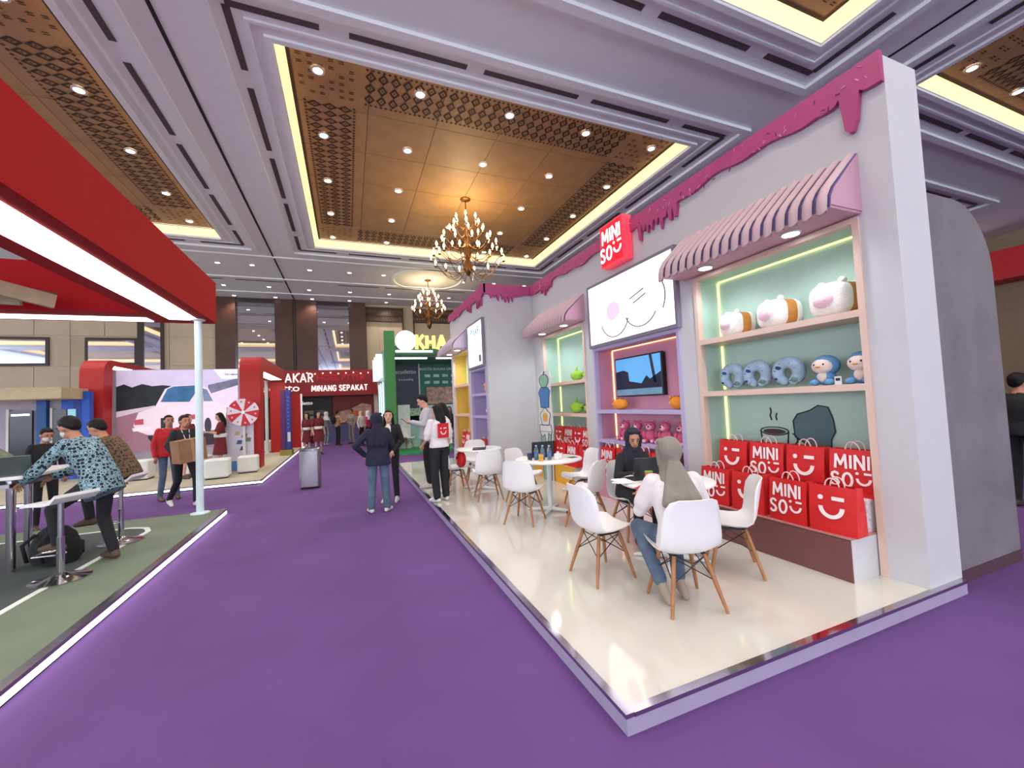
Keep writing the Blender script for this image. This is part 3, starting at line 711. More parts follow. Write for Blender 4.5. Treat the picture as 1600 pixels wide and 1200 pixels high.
# green plush cushions in the far mint niche
gr = fur('plush_lime', (150, 200, 70)); gn = fur('plush_navy', (50, 70, 130))
def green_plush(y, z, sc, label, navy=False):
    t = thing('plush_toy', label, 'plush toy', (4.18, y, z), RX, 'green plush toys in the far mint niche')
    MB().sph((0, 0, .10), (.17, .10, .10), 16, 10).build('head', gr, t, True)
    MB().tube([(0, 0, .18), (0, 0, .25), (.01, 0, .29)], [.03, .018, .012], 8).build('tip', gr, t, True)
    for s in (-1, 1): MB().tube([(s * .14, 0, .11), (s * .21, 0, .14), (s * .24, 0, .15)], [.04, .025, .008], 8).build('ear', gr, t, True)
    if navy: MB().sph((0, -.02, -.0 + .03), (.1, .09, .05), 12, 6).build('collar', gn, t, True)
    t.scale = (sc, sc, sc)
green_plush(6.98, 2.02, 1.0, 'green plush toy on the upper mint shelf, left of its pair'); green_plush(6.58, 2.02, .8, 'smaller green plush toy against the frame of the upper mint shelf')
green_plush(7.05, 1.385, 1.1, 'large round green plush toy on the lower mint shelf'); green_plush(6.58, 1.385, .85, 'green plush toy with navy collar at the end of the lower mint shelf', True)
tw = thing('plush_toy', 'small dark plush toy on the far yellow niche shelf', 'plush toy', (3.08, 10.35, 1.40), RX)
MB().sph((0, 0, .12), (.14, .1, .12), 14, 8).build('body', fur('plush_dark', (70, 40, 44)), tw, True); MB().sph((.02, -.07, .1), (.07, .05, .06), 12, 6).build('muzzle', pcr, tw, True)
tw = thing('plush_toy', 'yellow plush toy on the upper shelf of the lavender niche', 'plush toy', (3.05, 9.05, 1.90), RX)
MB().sph((0, 0, .11), (.2, .1, .11), 14, 8).build('body', fur('plush_yellow', (226, 170, 60)), tw, True); MB().sph((-.12, -.04, .2), (.05, .05, .05), 12, 6).build('ear', fur('plush_yellow', (226, 170, 60)), tw, True)
tw = thing('plush_toy', 'mauve plush toy on the lower shelf of the lavender niche', 'plush toy', (3.05, 9.0, 1.38), RX)
MB().sph((0, 0, .13), (.16, .1, .13), 14, 8).build('body', fur('plush_mauve', (176, 130, 170)), tw, True); MB().sph((0, -.08, .1), (.06, .04, .05), 12, 6).build('muzzle', pk2, tw, True)

# cut-out standee: ice cream cup with toppings
sd = thing('cutout_standee', 'tall cut-out standee of a striped mint ice cream cup with toppings', 'standee', (3.60, 7.28, PZ), RX + .12)
def flat(poly, y0, y1, name, m): return MB().prism(poly, y0, y1, 'y').build(name, m, sd)
k_out = [(-.17, 0), (.17, 0), (.2, .8), (.24, 1.0), (.22, 1.35), (.2, 1.75), (.24, 2.0), (.18, 2.12), (0, 2.16), (-.16, 2.1), (-.22, 1.95), (-.2, 1.7), (-.23, 1.35), (-.24, 1.0), (-.2, .8)]
flat(k_out, 0, .02, 'board', white)
mint = M_('standee_mint', (132, 178, 160), .6)
def blob(cx, cz, rx, rz, n=18, wob=0, k=5): return [(cx + rx * (1 + wob * math.sin(k * a)) * math.cos(a), cz + rz * (1 + wob * math.sin(k * a)) * math.sin(a)) for a in [2 * PI * i / n for i in range(n)]]
def inked(poly, name, m, y=-.006):
    flat(poly, y, 0, name, m); mb = MB(); pp = poly + poly[:1]
    for p, q in zip(pp, pp[1:]): mb.tube([(p[0], y, p[1]), (q[0], y, q[1])], .006, 4)
    mb.build('ink_line', ink, sd)
inked([(-.14, .02), (.14, .02), (.185, .95), (-.185, .95)], 'cup_print', mint)
for k in range(5): flat([(-.12 + k * .05, .40), (-.105 + k * .05, .40), (-.065 + k * .05, .64), (-.08 + k * .05, .64)], -.009, -.006, 'stripe_print', ink)
flat([(-.155, .66), (.155, .66), (.157, .675), (-.157, .675)], -.009, -.006, 'stripe_print', ink)
inked([(-.20, 1.08), (.20, 1.08), (.21, .93), (.16, .88), (.1, .93), (.06, .74), (.0, .72), (-.03, .9), (-.12, .84), (-.2, .93)], 'cream_print', white, -.010)
inked(blob(0, 1.23, .17, .17, 24, .12, 5), 'egg_print', white); flat(blob(0, 1.23, .09, .09), -.010, -.006, 'yolk_print', py_)
inked([(-.14, 1.42), (.14, 1.42), (.16, 1.62), (.20, 1.74), (.12, 1.82), (-.12, 1.82), (-.2, 1.72), (-.16, 1.6)], 'berry_print', M_('standee_blue', (72, 118, 172), .6))
inked(blob(0, 1.95, .16, .13, 20, .04, 3), 'pear_print', M_('standee_green', (130, 180, 150), .6)); flat([(-.01, 2.06), (.01, 2.06), (.03, 2.14), (.01, 2.14)], -.008, 0, 'stalk_print', ink)
# ------------------------------------------------------------------ shell chairs
legw = M_('leg_beech', (156, 104, 62), .5, var=.18, scale=12)
def shell_chair(label):
    t = thing('shell_chair', label, 'chair', (0, 0, 0), 0, 'white shell chairs on wooden dowel legs')
    prof = [(.235, .415, .17), (.225, .432, .20), (.17, .428, .222), (.08, .41, .232), (-.03, .398, .235), (-.11, .402, .233), (-.165, .43, .232), (-.195, .49, .23), (-.212, .56, .226), (-.228, .64, .218), (-.243, .72, .205), (-.255, .785, .175), (-.262, .815, .12)]
    nu = 10; top = []; bot = []; N = len(prof)
    for i, (y, z, hw) in enumerate(prof):
        a = prof[max(i - 1, 0)]; b = prof[min(i + 1, N - 1)]; ty, tz = b[0] - a[0], b[1] - a[1]; L = math.hypot(ty, tz); ny, nz = tz / L, -ty / L
        if ny < 0 and nz < 0: ny, nz = -ny, -nz
        f = i / (N - 1)
        for k in range(nu + 1):
            u = -1 + 2 * k / nu; e = abs(u) ** 2.4
            lift = .045 * e * (1 if f > .12 else f / .12)
            fw_ = .06 * e * math.sin(min(1, max(0, (f - .4) / .4)) * PI / 2) * (1 if f < .85 else (1 - f) / .15 * .7 + .3)
            zz = lift if f < .5 else lift * (1 - (f - .5) * 2)
            p = (u * hw, y + fw_, z + zz); top.append(p); bot.append((p[0] * .985, p[1] - ny * .009, p[2] - nz * .009))
    n1 = nu + 1; fs = []; off = len(top)
    for i in range(N - 1):
        for k in range(nu):
            q = (i * n1 + k, i * n1 + k + 1, (i + 1) * n1 + k + 1, (i + 1) * n1 + k); fs.append(q); fs.append(tuple(off + j for j in q[::-1]))
    edge = [k for k in range(n1)] + [i * n1 + nu for i in range(1, N)] + [(N - 1) * n1 + k for k in range(nu - 1, -1, -1)] + [i * n1 for i in range(N - 2, 0, -1)]
    for j in range(len(edge)):
        a, b = edge[j], edge[(j + 1) % len(edge)]; fs.append((a, b, off + b, off + a))
    MB().add(top + bot, fs).build('seat_shell', plast, t, 60)
    feet = {}
    lm = {}
    for sx in (-1, 1):
        for sy in (-1, 1):
            mb = MB(); a = (sx * .115, sy * .105, .385); b = (sx * .205, sy * .20 - .01, 0); mb.tube([b, [(b[i] * .45 + a[i] * .55) for i in range(3)], a], [.0115, .0165, .0145], 10)
            mb.build('leg', legw, t, 50); feet[(sx, sy)] = (a, b)
    def lerp(sx, sy, z): 
        a, b = feet[(sx, sy)]; k = z / .385; return tuple(b[i] + (a[i] - b[i]) * k for i in range(3))
    for (p, q) in (((-1, -1), (1, -1)), ((-1, 1), (1, 1)), ((-1, -1), (-1, 1)), ((1, -1), (1, 1))):
        MB().tube([lerp(*p, .21), lerp(*q, .37)], .0042, 5).tube([lerp(*q, .21), lerp(*p, .37)], .0042, 5).build('wire_brace', black, t)
    mb = MB()
    for sx in (-1, 1): mb.box(sx * .115 - .012, sx * .115 + .012, -.11, .11, .378, .392)
    mb.box(-.115, .115, -.012, .012, .378, .392).build('seat_mount', black, t)
    return t
CH = [((2.05, 3.16), (1, .05), 'white shell chair on its own left of the woman in grey headscarf'),
      ((2.30, 2.46), (.28, .96), 'white shell chair on which the woman in the grey headscarf sits'),
      ((3.10, 2.72), (-.75, .66), 'empty white shell chair pushed near the mauve bench and red bags'),
      ((2.70, 4.45), (-.5, .87), 'white shell chair seen from behind at the bottle table, nearer the woman'),
      ((3.15, 5.30), (-1, .08), 'white shell chair turned left between bottle table and pink bench'),
      ((2.10, 4.98), (.75, .66), 'white shell chair at the near left of the bottle table'),
      ((2.52, 5.98), (.45, -.9), 'white shell chair behind the bottle table, facing the camera'),
      ((2.10, 6.50), (.12, .99), 'white shell chair seen from behind at the laptop table'),
      ((1.78, 7.36), (1, 0), 'white shell chair at the left of the laptop table'),
      ((2.36, 8.02), (-.2, -1), 'white shell chair behind the laptop table, facing forward'),
      ((2.95, 3.86), (-.1, -1), 'white shell chair under the woman in the dark headscarf'),
      ((2.0, 15.9), (.6, -.8), 'white shell chair on the green booth floor by the post'), ((2.7, 15.7), (-.5, -.8), 'white shell chair on the green booth floor further right')]
ch0 = shell_chair(CH[0][2])
for i, ((x, y), (fx, fy), lab) in enumerate(CH):
    z = PZ if i < 11 else .08
    if i == 0: ch0.location = (x, y, z); ch0.rotation_euler = (0, 0, face(fx, fy)); KIDS[ch0.name] = list(ch0.children)
    else: dup(ch0, (x, y, z), face(fx, fy), lab)

# round pedestal tables
def round_table(x, y, r, label):
    t = thing('round_table', label, 'table', (x, y, PZ), 0, 'white round pedestal tables')
    MB().lathe([(.001, .715), (r - .02, .715), (r, .722), (r, .738), (r - .006, .742), (.001, .742)], n=48, cap=False).build('tabletop', plast, t, 40)
    MB().lathe([(.035, .02), (.032, .05), (.032, .70), (.06, .715)], n=20).build('column', white, t, 40)
    for k in range(4):
        a = PI / 4 + k * PI / 2; c, s = math.cos(a), math.sin(a)
        MB().tube([(c * .02, s * .02, .045), (c * .30, s * .30, .02), (c * .34, s * .34, .012)], [.028, .018, .012], 8).build('foot', white, t, 40)
    return t
round_table(2.80, 3.14, .43, 'white round table between the two seated women in headscarves')
round_table(2.60, 5.24, .47, 'white round table with water bottles by the yellow bench')
round_table(2.20, 7.28, .42, 'white round table with the open laptop near the far niches')
TT = PZ + .742
def laptop(x, y, z, rz, label, tilt=105, w_=.17, m=None):
    m = m or M_('laptop_dark', (36, 38, 44), .4, var=.05)
    t = thing('laptop', label, 'laptop', (x, y, z), rz)
    MB().rbox(-w_, w_, -.115, .115, 0, .016, .012).build('base', m, t); MB().box(-w_ + .02, w_ - .02, -.02, .09, .016, .018).build('keyboard', black, t)
    a = math.radians(tilt); l = MB().rbox(-w_, w_, 0, .012, 0, .225, .01); o = l.build('lid', m, t); o.location = (0, .112, .014); o.rotation_euler = (math.radians(90 - tilt) * -1 * -1 if False else -(math.radians(tilt - 90)), 0, 0)
    s = MB().box(-w_ + .012, w_ - .012, -.0015, 0, .012, .213).build('screen', M_('laptop_screen', (40, 60, 80), .15, emit=.3), o)
    return t
# +y local is the hinge side
laptop(2.66, 3.30, TT, face(-.15, -1), 'open dark laptop in front of the woman in the dark headscarf', 100)
laptop(2.16, 7.12, TT, face(1, -.35), 'open black laptop on the far round table', 98)
laptop(2.58, 5.46, TT, face(-.1, -1), 'dark laptop standing open behind the water bottles', 100)
wat = M_('bottle_clear', (190, 214, 230), .08, trans=.85, ior=1.33, var=0); wl = M_('bottle_label', (72, 116, 178), .5, var=.2, scale=30); cap_m = M_('bottle_cap', (150, 180, 210), .4)
def bottle(x, y, label, h=.20, r=.03):
    t = thing('water_bottle', label, 'bottle', (x, y, TT), 0, 'small water bottles on the round tables')
    MB().lathe([(.8 * r, 0), (r, .008), (r, h * .62), (r * .85, h * .74), (r * .42, h * .88), (r * .42, h * .93)], n=16).build('body', wat, t, 40)
    MB().lathe([(r + .001, h * .25), (r + .001, h * .5)], n=16, cap=False).build('label_wrap', wl, t, True)
    MB().lathe([(r * .5, h * .92), (r * .5, h)], n=12).build('cap', cap_m, t, 40); return t
bottle(2.40, 5.20, 'clear water bottle, left of three in a row on the table'); bottle(2.47, 5.14, 'clear water bottle, middle of three in a row on the table'); bottle(2.54, 5.08, 'clear water bottle, right of three in a row on the table')
bottle(2.73, 3.02, 'large clear water bottle beside the woman in grey headscarf', .23, .037)
def cup(x, y, label, c1, c2, h=.10, r=.036, cat='snack tub', name='snack_tub'):
    t = thing(name, label, cat, (x, y, TT)); MB().lathe([(r * .82, 0), (r, h * .95), (r, h)], n=18).build('tub', mat('tub_' + label[:10], c1, .45, var=.3, scale=22), t, 40)
    MB().lathe([(r * 1.06, h * .94), (r * 1.06, h), (.001, h + .003)], n=18, cap=False).build('lid', mat('lid_' + label[:10], c2, .4), t, 40)
cup(2.40, 5.05, 'yellow and orange snack tub in front of the bottles', (214, 160, 60), (120, 110, 70)); cup(2.31, 5.22, 'dark blue round tub left of the bottles', (40, 44, 78), (50, 54, 90))
cup(2.55, 3.08, 'orange and green drink cup beside the red leaflet', (206, 96, 60), (120, 170, 60), .12, .035, 'cup', 'drink_cup')
def sheet(x, y, w_, d, rz, label, m, cat, name, n=1, z=TT):
    t = thing(name, label, cat, (x, y, z), rz)
    for k in range(n): 
        o = MB().prism([(-w_, -d), (w_, -d), (w_, d), (-w_, d)], .001 + k * .004, .004 + k * .004, 'z').build('page', m, t); o.rotation_euler = (0, 0, .25 * k)
    return t
paper = M_('paper', (236, 232, 226), .7, var=.03)
sheet(2.48, 3.27, .11, .15, .7, 'stack of white papers on the table of the two women', paper, 'papers', 'paper_stack', 4)
lf = sheet(2.44, 2.99, .105, .075, .5, 'red leaflet with white print lying on the table edge', M_('leaflet_red', (206, 40, 54), .45), 'leaflet', 'leaflet')
o = put_text('MINISO', .05, (0, 0, .0055), 0, wprint, lf); o.rotation_euler = (-PI / 2, 0, 0)
sheet(2.28, 5.30, .13, .10, .5, 'open white booklet at the left edge of the bottle table', paper, 'booklet', 'booklet', 2)
sheet(2.90, 5.08, .06, .05, .2, 'dark phone lying at the right edge of the bottle table', black, 'phone', 'phone')
tb = thing('tissue_box', 'small white tissue pack right of the water bottles', 'tissue pack', (2.66, 5.06, TT), .4)
MB().rbox(-.05, .05, -.03, .03, 0, .08, .012).build('pack', paper, tb, 40); MB().sph((0, 0, .085), (.03, .02, .025), 8, 5).build('tissue', white, tb, True)
sheet(1.98, 7.06, .09, .07, .5, 'white brochure in front of the far laptop', paper, 'brochure', 'brochure')
rb = thing('round_bag', 'red printed cushion lying on the chair at the laptop table', 'cushion', (1.90, 7.36, PZ + .42), face(1, 0))
MB().sph((0, -.02, .14), (.17, .09, .15), 16, 10).build('cushion', bag_red, rb, True)
o = obj('smile_mark', bag_smile, rb, (0, -.115, .15))
cbx = thing('cable_adapter', 'black power adapter on the floor under the bottle table', 'adapter', (2.78, 5.02, PZ), .5)
MB().rbox(-.05, .05, -.03, .03, 0, .035, .012).build('block', black, cbx); MB().tube([(.05, 0, .01), (.14, .04, .006), (.2, -.02, .006), (.3, .04, .006)], .005, 5).build('cord', white, cbx)

# ------------------------------------------------------------------ chandeliers
brass = M_('brass', (120, 78, 40), .35, .8, var=.1); bulbm = M_('candle_bulb', (255, 226, 170), emit=10, var=0, sample=False)
frost = M_('candle_sleeve', (240, 220, 180), .5, emit=.8, var=0, sample=False)
def chandelier(x, y, zt, drop, label, tiers, sc=1.0):
    t = thing('chandelier', label, 'chandelier', (x, y, zt), 0, 'brass candle chandeliers')
    MB().lathe([(.16, 0), (.16, -.03), (.05, -.07)], n=20).build('canopy', brass, t, 40)
    MB().tube([(0, 0, -.05), (0, 0, -drop)], .018, 8).build('rod', brass, t, 40)
    MB().lathe([(.02, -drop), (.06, -drop - .1), (.05, -drop - .3), (.11, -drop - .5), (.06, -drop - .75), (.13, -drop - 1.0), (.07, -drop - 1.2), (.15, -drop - 1.42), (.10, -drop - 1.6), (.02, -drop - 1.72)], n=16).build('stem', brass, t, 40)
    for (n, R, zc, dip, ph) in tiers:
        arm = MB(); pts = []
        for k in range(11):
            u = k / 10; pts.append((.06 + (R - .06) * u, 0, -dip * math.sin(PI * min(1, u * 1.12)) * (1 - .2 * u) + .12 * u * u))
        arm.tube(pts, .011 * sc, 6); arm.lathe([(.012, .10), (.045, .125), (.05, .14), (.02, .14)], (R, 0, 0), 10)
        ame = arm.mesh('arm', brass, 50); e = pts[-1][2]
        b = MB(); b.lathe([(.018, .14), (.018, .22)], (R, 0, 0), 8, 1); b.lathe([(.016, .22), (.034, .255), (.036, .285), (.018, .34), (.002, .37)], (R, 0, 0), 8, 0); bme = b.mesh('candle_bulb', [bulbm, frost], True)
        for k in range(n):
            a = ph + 2 * PI * k / n; o = obj('arm', ame, t, (0, 0, -drop + zc), (0, 0, a)); obj('candle_bulb', bme, o)
    return t
chandelier(3.55, 12.05, WZ, .72, 'large brass chandelier with many candle bulbs under the wooden coffer', [(6, .34, -.15, .10, .2), (8, .52, -.42, .16, .5), (10, .74, -.72, .22, .1), (12, .94, -1.02, .28, .4), (14, 1.12, -1.38, .42, .2)])
lamp('chandelier_lamp', (3.55, 12.05, 6.9), 160, 'POINT', radius=.5, col=(1, .72, .38))
chandelier(3.75, 19.75, CZ, .70, 'smaller distant brass chandelier beyond the pink icing wall', [(6, .28, -.1, .1, .2), (8, .48, -.38, .15, .5), (10, .66, -.68, .2, .1), (12, .78, -.95, .3, .4)])
lamp('chandelier_lamp', (3.75, 19.75, 6.9), 80, 'POINT', radius=.4, col=(1, .72, .38))

# ------------------------------------------------------------------ red canopy stand on the left
redc = M_('canopy_red', (166, 14, 22), .75, var=.03, spec=.2); court = M_('court_green', (104, 116, 98), .8, var=.08, scale=3, bump=.2, bscale=200); courtd = M_('court_dark', (66, 74, 74), .8, var=.08, scale=3)
lp = thing('stand_platform', 'low grey green court platform with glowing edge on the left', 'platform')
MB().box(-9.5, -1.99, -1.5, 8.2, 0, .10).build('deck', court, lp)
MB().prism([(-9.4, -1.4), (-3.05, -1.4), (-3.05, 3.2), (-2.70, 5.2), (-2.62, 7.3), (-2.85, 7.55), (-3.3, 7.6), (-9.4, 7.6)], .1, .103, 'z').build('court_area', courtd, lp)
ln = M_('court_line', (214, 220, 214), .7)
pth = [(-2.78, 2.0), (-2.72, 5.2), (-2.62, 7.25), (-2.72, 7.48), (-2.95, 7.6), (-4.5, 7.62), (-9, 7.62)]
mb = MB()
for a, b in zip(pth, pth[1:]):
    d = Vector((b[0] - a[0], b[1] - a[1])).normalized(); n = Vector((-d.y, d.x)) * .03
    mb.prism([(a[0] - n.x, a[1] - n.y), (b[0] - n.x, b[1] - n.y), (b[0] + n.x, b[1] + n.y), (a[0] + n.x, a[1] + n.y)], .1, .105, 'z')
mb.build('court_line', ln, lp)
MB().box(-1.985, -1.93, -1.5, 8.22, .02, .075).build('led_edge', M_('led_edge', (246, 250, 255), emit=3.5, var=0), lp)
MB().box(-2.0, -1.925, -1.5, 8.23, .076, .106).build('edge_trim', steel, lp); MB().box(-1.99, -1.94, -1.5, 8.22, 0, .02).build('edge_trim', black, lp)
MB().box(-9.5, -2.0, 8.2, 8.23, .02, .104).build('edge_trim', steel, lp)
cn = thing('red_canopy', 'huge red box canopy frame with glowing underside on a white post', 'canopy')
X0, X1, YC, Z0, Z1 = -2.86, -2.08, 8.45, 3.25, 3.95
MB().prism([(X1, -1.5), (X1, YC - .06), (X1 - .06, YC), (X0, YC), (X0, -1.5)], Z0, Z1, 'z').build('beam', redc, cn)
MB().prism([(X0, YC), (X0, YC - .74), (-9.5, YC - .74), (-9.5, YC)], Z0, Z1, 'z').build('beam', redc, cn)
MB().box(X0 + .22, X1 - .18, -1.4, YC - .35, Z0 - .012, Z0 + .002).build('led_panel', M_('led_canopy', (255, 252, 246), emit=4.5, var=0), cn)
MB().box(-9.3, X0 - .06, YC - .40, YC - .12, Z0 - .012, Z0 + .002).build('led_panel', MATS['led_canopy'], cn)
tim = M_('timber', (176, 160, 128), .7, var=.12)
def bar(p, q, wd, hh, name, m, parent):
    p, q = Vector(p), Vector(q); d = (q - p).normalized(); s = d.cross(Vector((0, 0, 1))).normalized() * wd; u = s.cross(d).normalized() * hh
    return MB().loft([[tuple(e - s - u), tuple(e + s - u), tuple(e + s + u), tuple(e - s + u)] for e in (p, q)]).build(name, m, parent)
bar((-3.62, 7.3, 3.28), (-5.6, 5.3, 3.72), .03, .09, 'timber_brace', tim, cn); bar((-4.0, 7.4, 3.33), (-6.2, 7.2, 3.36), .03, .09, 'timber_brace', tim, cn)
MB().prism([(-3.65, 7.4), (-5.8, 5.3), (-6.5, 7.4)], 3.40, 3.43, 'z').build('soffit_board', M_('timber_dark', (96, 78, 56), .7), cn)
MB().lathe([(.13, .10), (.13, .115), (.052, .13), (.052, 3.22), (.1, 3.235), (.1, 3.25)], (-2.26, 8.10, 0), 20).build('post', M_('post_pale', (206, 224, 226), .4), cn, 40)

# bar table, stools, things on them
def stool(x, y, rz, label):
    t = thing('bar_stool', label, 'stool', (x, y, .103), rz, 'white seated bar stools with chrome pedestals')
    MB().lathe([(.001, .0), (.225, 0), (.225, .01), (.12, .028), (.05, .06), (.032, .075)], n=32, cap=False).build('base', chrome, t, 50)
    MB().tube([(0, 0, .06), (0, 0, .42)], .031, 16).build('column', chrome, t, 50); MB().tube([(0, 0, .42), (0, 0, .75)], .024, 16).build('piston', steel, t, 50)
    pr = [(.20, .742), (.10, .752), (-.05, .755), (-.15, .775), (-.21, .83)]
    MB().loft([[(-.19, y, z), (.19, y, z), (.19, y + .004, z + .03), (-.19, y + .004, z + .03)] for y, z in pr]).build('seat', plast, t, 50)
    MB().tube([(.04, 0, .25), (.12, .16, .25), (0, .24, .25), (-.12, .16, .25), (-.04, 0, .25)], .011, 8).build('footrest', chrome, t, 50)
    return t
stool(-2.70, 5.55, face(-.85, .5), 'bar stool with white seat nearest the glowing platform edge'); stool(-2.74, 6.82, face(-1, .1), 'bar stool under the man in the brown batik shirt')
bt = thing('bar_table', 'white high bar table with chrome legs at the left edge', 'table', (-3.62, 6.3, .103))
MB().rbox(-.75, .52, -.55, .62, .995, 1.03, .05).build('tabletop', plast, bt, 40)
MB().box(-.6, .35, -.4, .45, .90, .94).build('under_shelf', steel, bt)
for x, y in ((.26, -.21), (.02, .5), (-.6, -.3), (-.6, .5)): MB().tube([(x, y, 0), (x, y, .04), (x, y, .995)], .038, 16).build('leg', chrome, bt, 50)
BT = .103 + 1.03
laptop(-3.30, 5.90, BT, face(.40, -.92), 'open grey laptop seen from behind on the high bar table', 118, .19, M_('laptop_grey', (92, 100, 98), .35, .3))
jk = thing('folded_jacket', 'crumpled pale green jacket heaped behind the laptop', 'jacket', (-3.75, 6.35, BT), .3)
mb = MB(); n = 14; rings = []
for i in range(7):
    u = i / 6; rings.append([((.30 * (1 - u ** 2) ** .5 + .03 * math.sin(5 * k + i)) * math.cos(2 * PI * k / n), (.16 * (1 - u ** 2) ** .5 + .02 * math.sin(3 * k)) * math.sin(2 * PI * k / n), .30 * u + .015 * math.sin(4 * k + 2 * i) * (i > 0)) for k in range(n)])
mb.loft(rings); mb.build('cloth_body', cloth('jacket_olive', (120, 124, 104), 1.0), jk, True); MB().tube([(-.28, -.1, .05), (0, -.17, .2), (.25, -.08, .1)], [.05, .06, .04], 8).build('sleeve', cloth('jacket_olive', (120, 124, 104)), jk, True)
bpk = thing('backpack', 'black backpack slumped on the court floor under the stool', 'backpack', (-3.08, 6.25, .103), face(-.5, -.8))
blk = cloth('bag_black', (20, 20, 24), .8)
MB().loft([[(math.copysign(abs(math.cos(a)) ** .6, math.cos(a)) * w_, math.copysign(abs(math.sin(a)) ** .6, math.sin(a)) * d_, z) for a in [2 * PI * k / 20 for k in range(20)]] for z, w_, d_ in ((0, .2, .12), (.05, .23, .15), (.2, .22, .15), (.32, .18, .12), (.39, .10, .07))]).build('body', blk, bpk, 50)
MB().rbox(-.14, .14, -.19, -.12, .04, .2, .03).build('pocket', blk, bpk, 50)
for s in (-1, 1): MB().tube([(s * .09, .12, .34), (s * .11, .22, .25), (s * .11, .18, .06)], .018, 8).build('strap', blk, bpk, True)
MB().tube([(-.05, .05, .38), (0, .06, .44), (.05, .05, .38)], .01, 6).build('handle', blk, bpk, True)

# ------------------------------------------------------------------ screen stand behind it
p2 = thing('stand_platform', 'long beige platform with white edge light under the big screen', 'platform')
plk = M_('plank_beige', (176, 168, 146), .65, var=.12, scale=4)
MB().box(-12.0, -2.0, 11.4, 22.5, 0, .07).build('deck_base', M_('deck_base', (120, 112, 98), .8), p2)
pm = MB().box(-5.0, 5.0, -.11, .11, .07, .085).mesh('plank', plk)
for k in range(30): obj('plank', pm, p2, (-7.0, 11.55 + k * .235, 0))
MB().box(-12, -2.0, 18.5, 22.5, .07, .085).build('deck_board', plk, p2)
for b in ((-12, -1.95, 11.36, 11.40), (-2.0, -1.95, 11.36, 22.5)):
    MB().box(*b, .025, .065).build('led_edge', MATS['led_edge'], p2); MB().box(b[0], b[1] + .002, b[2] - .002, b[3], .066, .088).build('edge_trim', steel, p2); MB().box(*b, 0, .025).build('edge_trim', black, p2)
PB = .085
def arch(name, label, pts, half, th, loc, z=3.4, rmat=None):
    # portal frame running along a floor line with rounded near shoulder
    t = thing(name, label, 'arch', loc)
    return t
redb = M_('arch_red', (178, 26, 22), .5, var=.03)
def portal(label, x0, x1, y0, y1, H, th, th2, shift=0.0):
    t = thing('red_arch', label, 'arch', (0, 0, PB), 0, 'red portal frames of the screen stand')
    r = .45; out = [(y0, 0)]; 
    out += [(y0 + .10 * (1 - 0), H - r)] + [(y0 + .10 + r - r * math.cos(a), H - r + r * math.sin(a)) for a in [PI / 2 * k / 8 for k in range(1, 9)]]
    out += [(y1, H), (y1, 0), (y1 - .12, 0), (y1 - .12, H - th2), (y0 + .1 + th + .1, H - th2), (y0 + .1 + th, H - th2 - .1), (y0 + th, 0)]
    mb = MB(); n = len(out)
    def X(yy, xx): return xx + shift * (yy - y0) / (y1 - y0)
    vs = [(X(a, x0), a, b) for a, b in out] + [(X(a, x1), a, b) for a, b in out]
    fs = [tuple(range(n)), tuple(range(2 * n - 1, n - 1, -1))] + [(i, i + n, (i + 1) % n + n, (i + 1) % n) for i in range(n)]
    mb.add(vs, fs); mb.build('frame', redb, t)
    lx = x1 - .16 + shift * .5
    mb = MB(); a, b = y0 + th + .4, y1 - th - .1
    vs = [(X(yy, xx), yy, zz) for zz in (H - th2 - .012, H - th2 + .001) for yy in (a, b) for xx in (x0 + .1, x1 - .05)]
    mb.add(vs, [(0, 2, 3, 1), (4, 5, 7, 6), (0, 1, 5, 4), (2, 6, 7, 3), (0, 4, 6, 2), (1, 3, 7, 5)]); mb.build('led_panel', led, t)
    return t
portal('tall red arch at the right of the big screen behind the prize wheel', -2.95, -2.42, 14.0, 19.1, 3.32, .5, .42, .02)
rbd = thing('red_board', 'upright red board with pale edge at the end of the screen stand', 'panel', (-2.2, 20.8, PB)); MB().box(-.22, .20, -.1, .1, 0, 2.4).build('board', redb, rbd); MB().box(.20, .25, -.1, .1, 0, 2.4).build('edge_light', M_('edge_pale', (226, 214, 216), emit=.5, var=0), rbd)
portal('tall red arch with rounded shoulder left of the big screen', -7.25, -6.70, 15.6, 21.0, 3.42, .5, .16)
for x, y, l in ((-3.06, 19.0, 'thin white post nearer the aisle inside the red arch'), (-2.62, 19.6, 'thin white post deeper inside the red arch')):
    t = thing('white_post', l, 'post', (x, y, PB), 0, 'white posts inside the red arch'); MB().lathe([(.12, 0), (.12, .012), (.06, .02), (.06, 2.88)], n=16).build('shaft', white, t, 40); MB().lathe([(.09, 2.88), (.09, 2.9)], n=16).build('collar', white, t)
# LED wall
ls = thing('led_screen', 'big LED wall showing the back of a white classic car', 'screen', (-5.12, 16.5, PB))
SX, SZ0, SZ1 = 1.62, .55, 3.14
MB().box(-2.0, 2.02, .05, .35, 0, 3.16).build('housing', M_('screen_case', (178, 176, 186), .5, var=.1), ls)
MB().box(-2.0, -SX - .02, 0, .05, 0, 3.16).build('side_column', M_('screen_case2', (186, 184, 192), .4), ls); MB().box(SX + .02, 2.02, 0, .05, 0, 3.16).build('side_column', MATS['screen_case2'], ls)
MB().box(-2.05, -1.75, -.12, 0, 2.55, 3.05).build('speaker_box', M_('screen_case3', (204, 204, 206), .5), ls)
lay = [0]
def pic(poly, rgb, name, em=.85, var=.08):
    lay[0] += 1; y = -.002 - .0012 * lay[0]
    m = mat('led_' + '_'.join(map(str, rgb)), rgb, .6, emit=em * .36, var=var, scale=3)
    return MB().prism([(-SX + u * 2 * SX, SZ1 - v * (SZ1 - SZ0)) for u, v in poly], y - .001, y, 'y').build(name, m, ls)
pic([(0, 0), (1, 0), (1, 1), (0, 1)], (208, 200, 232), 'picture_sky')
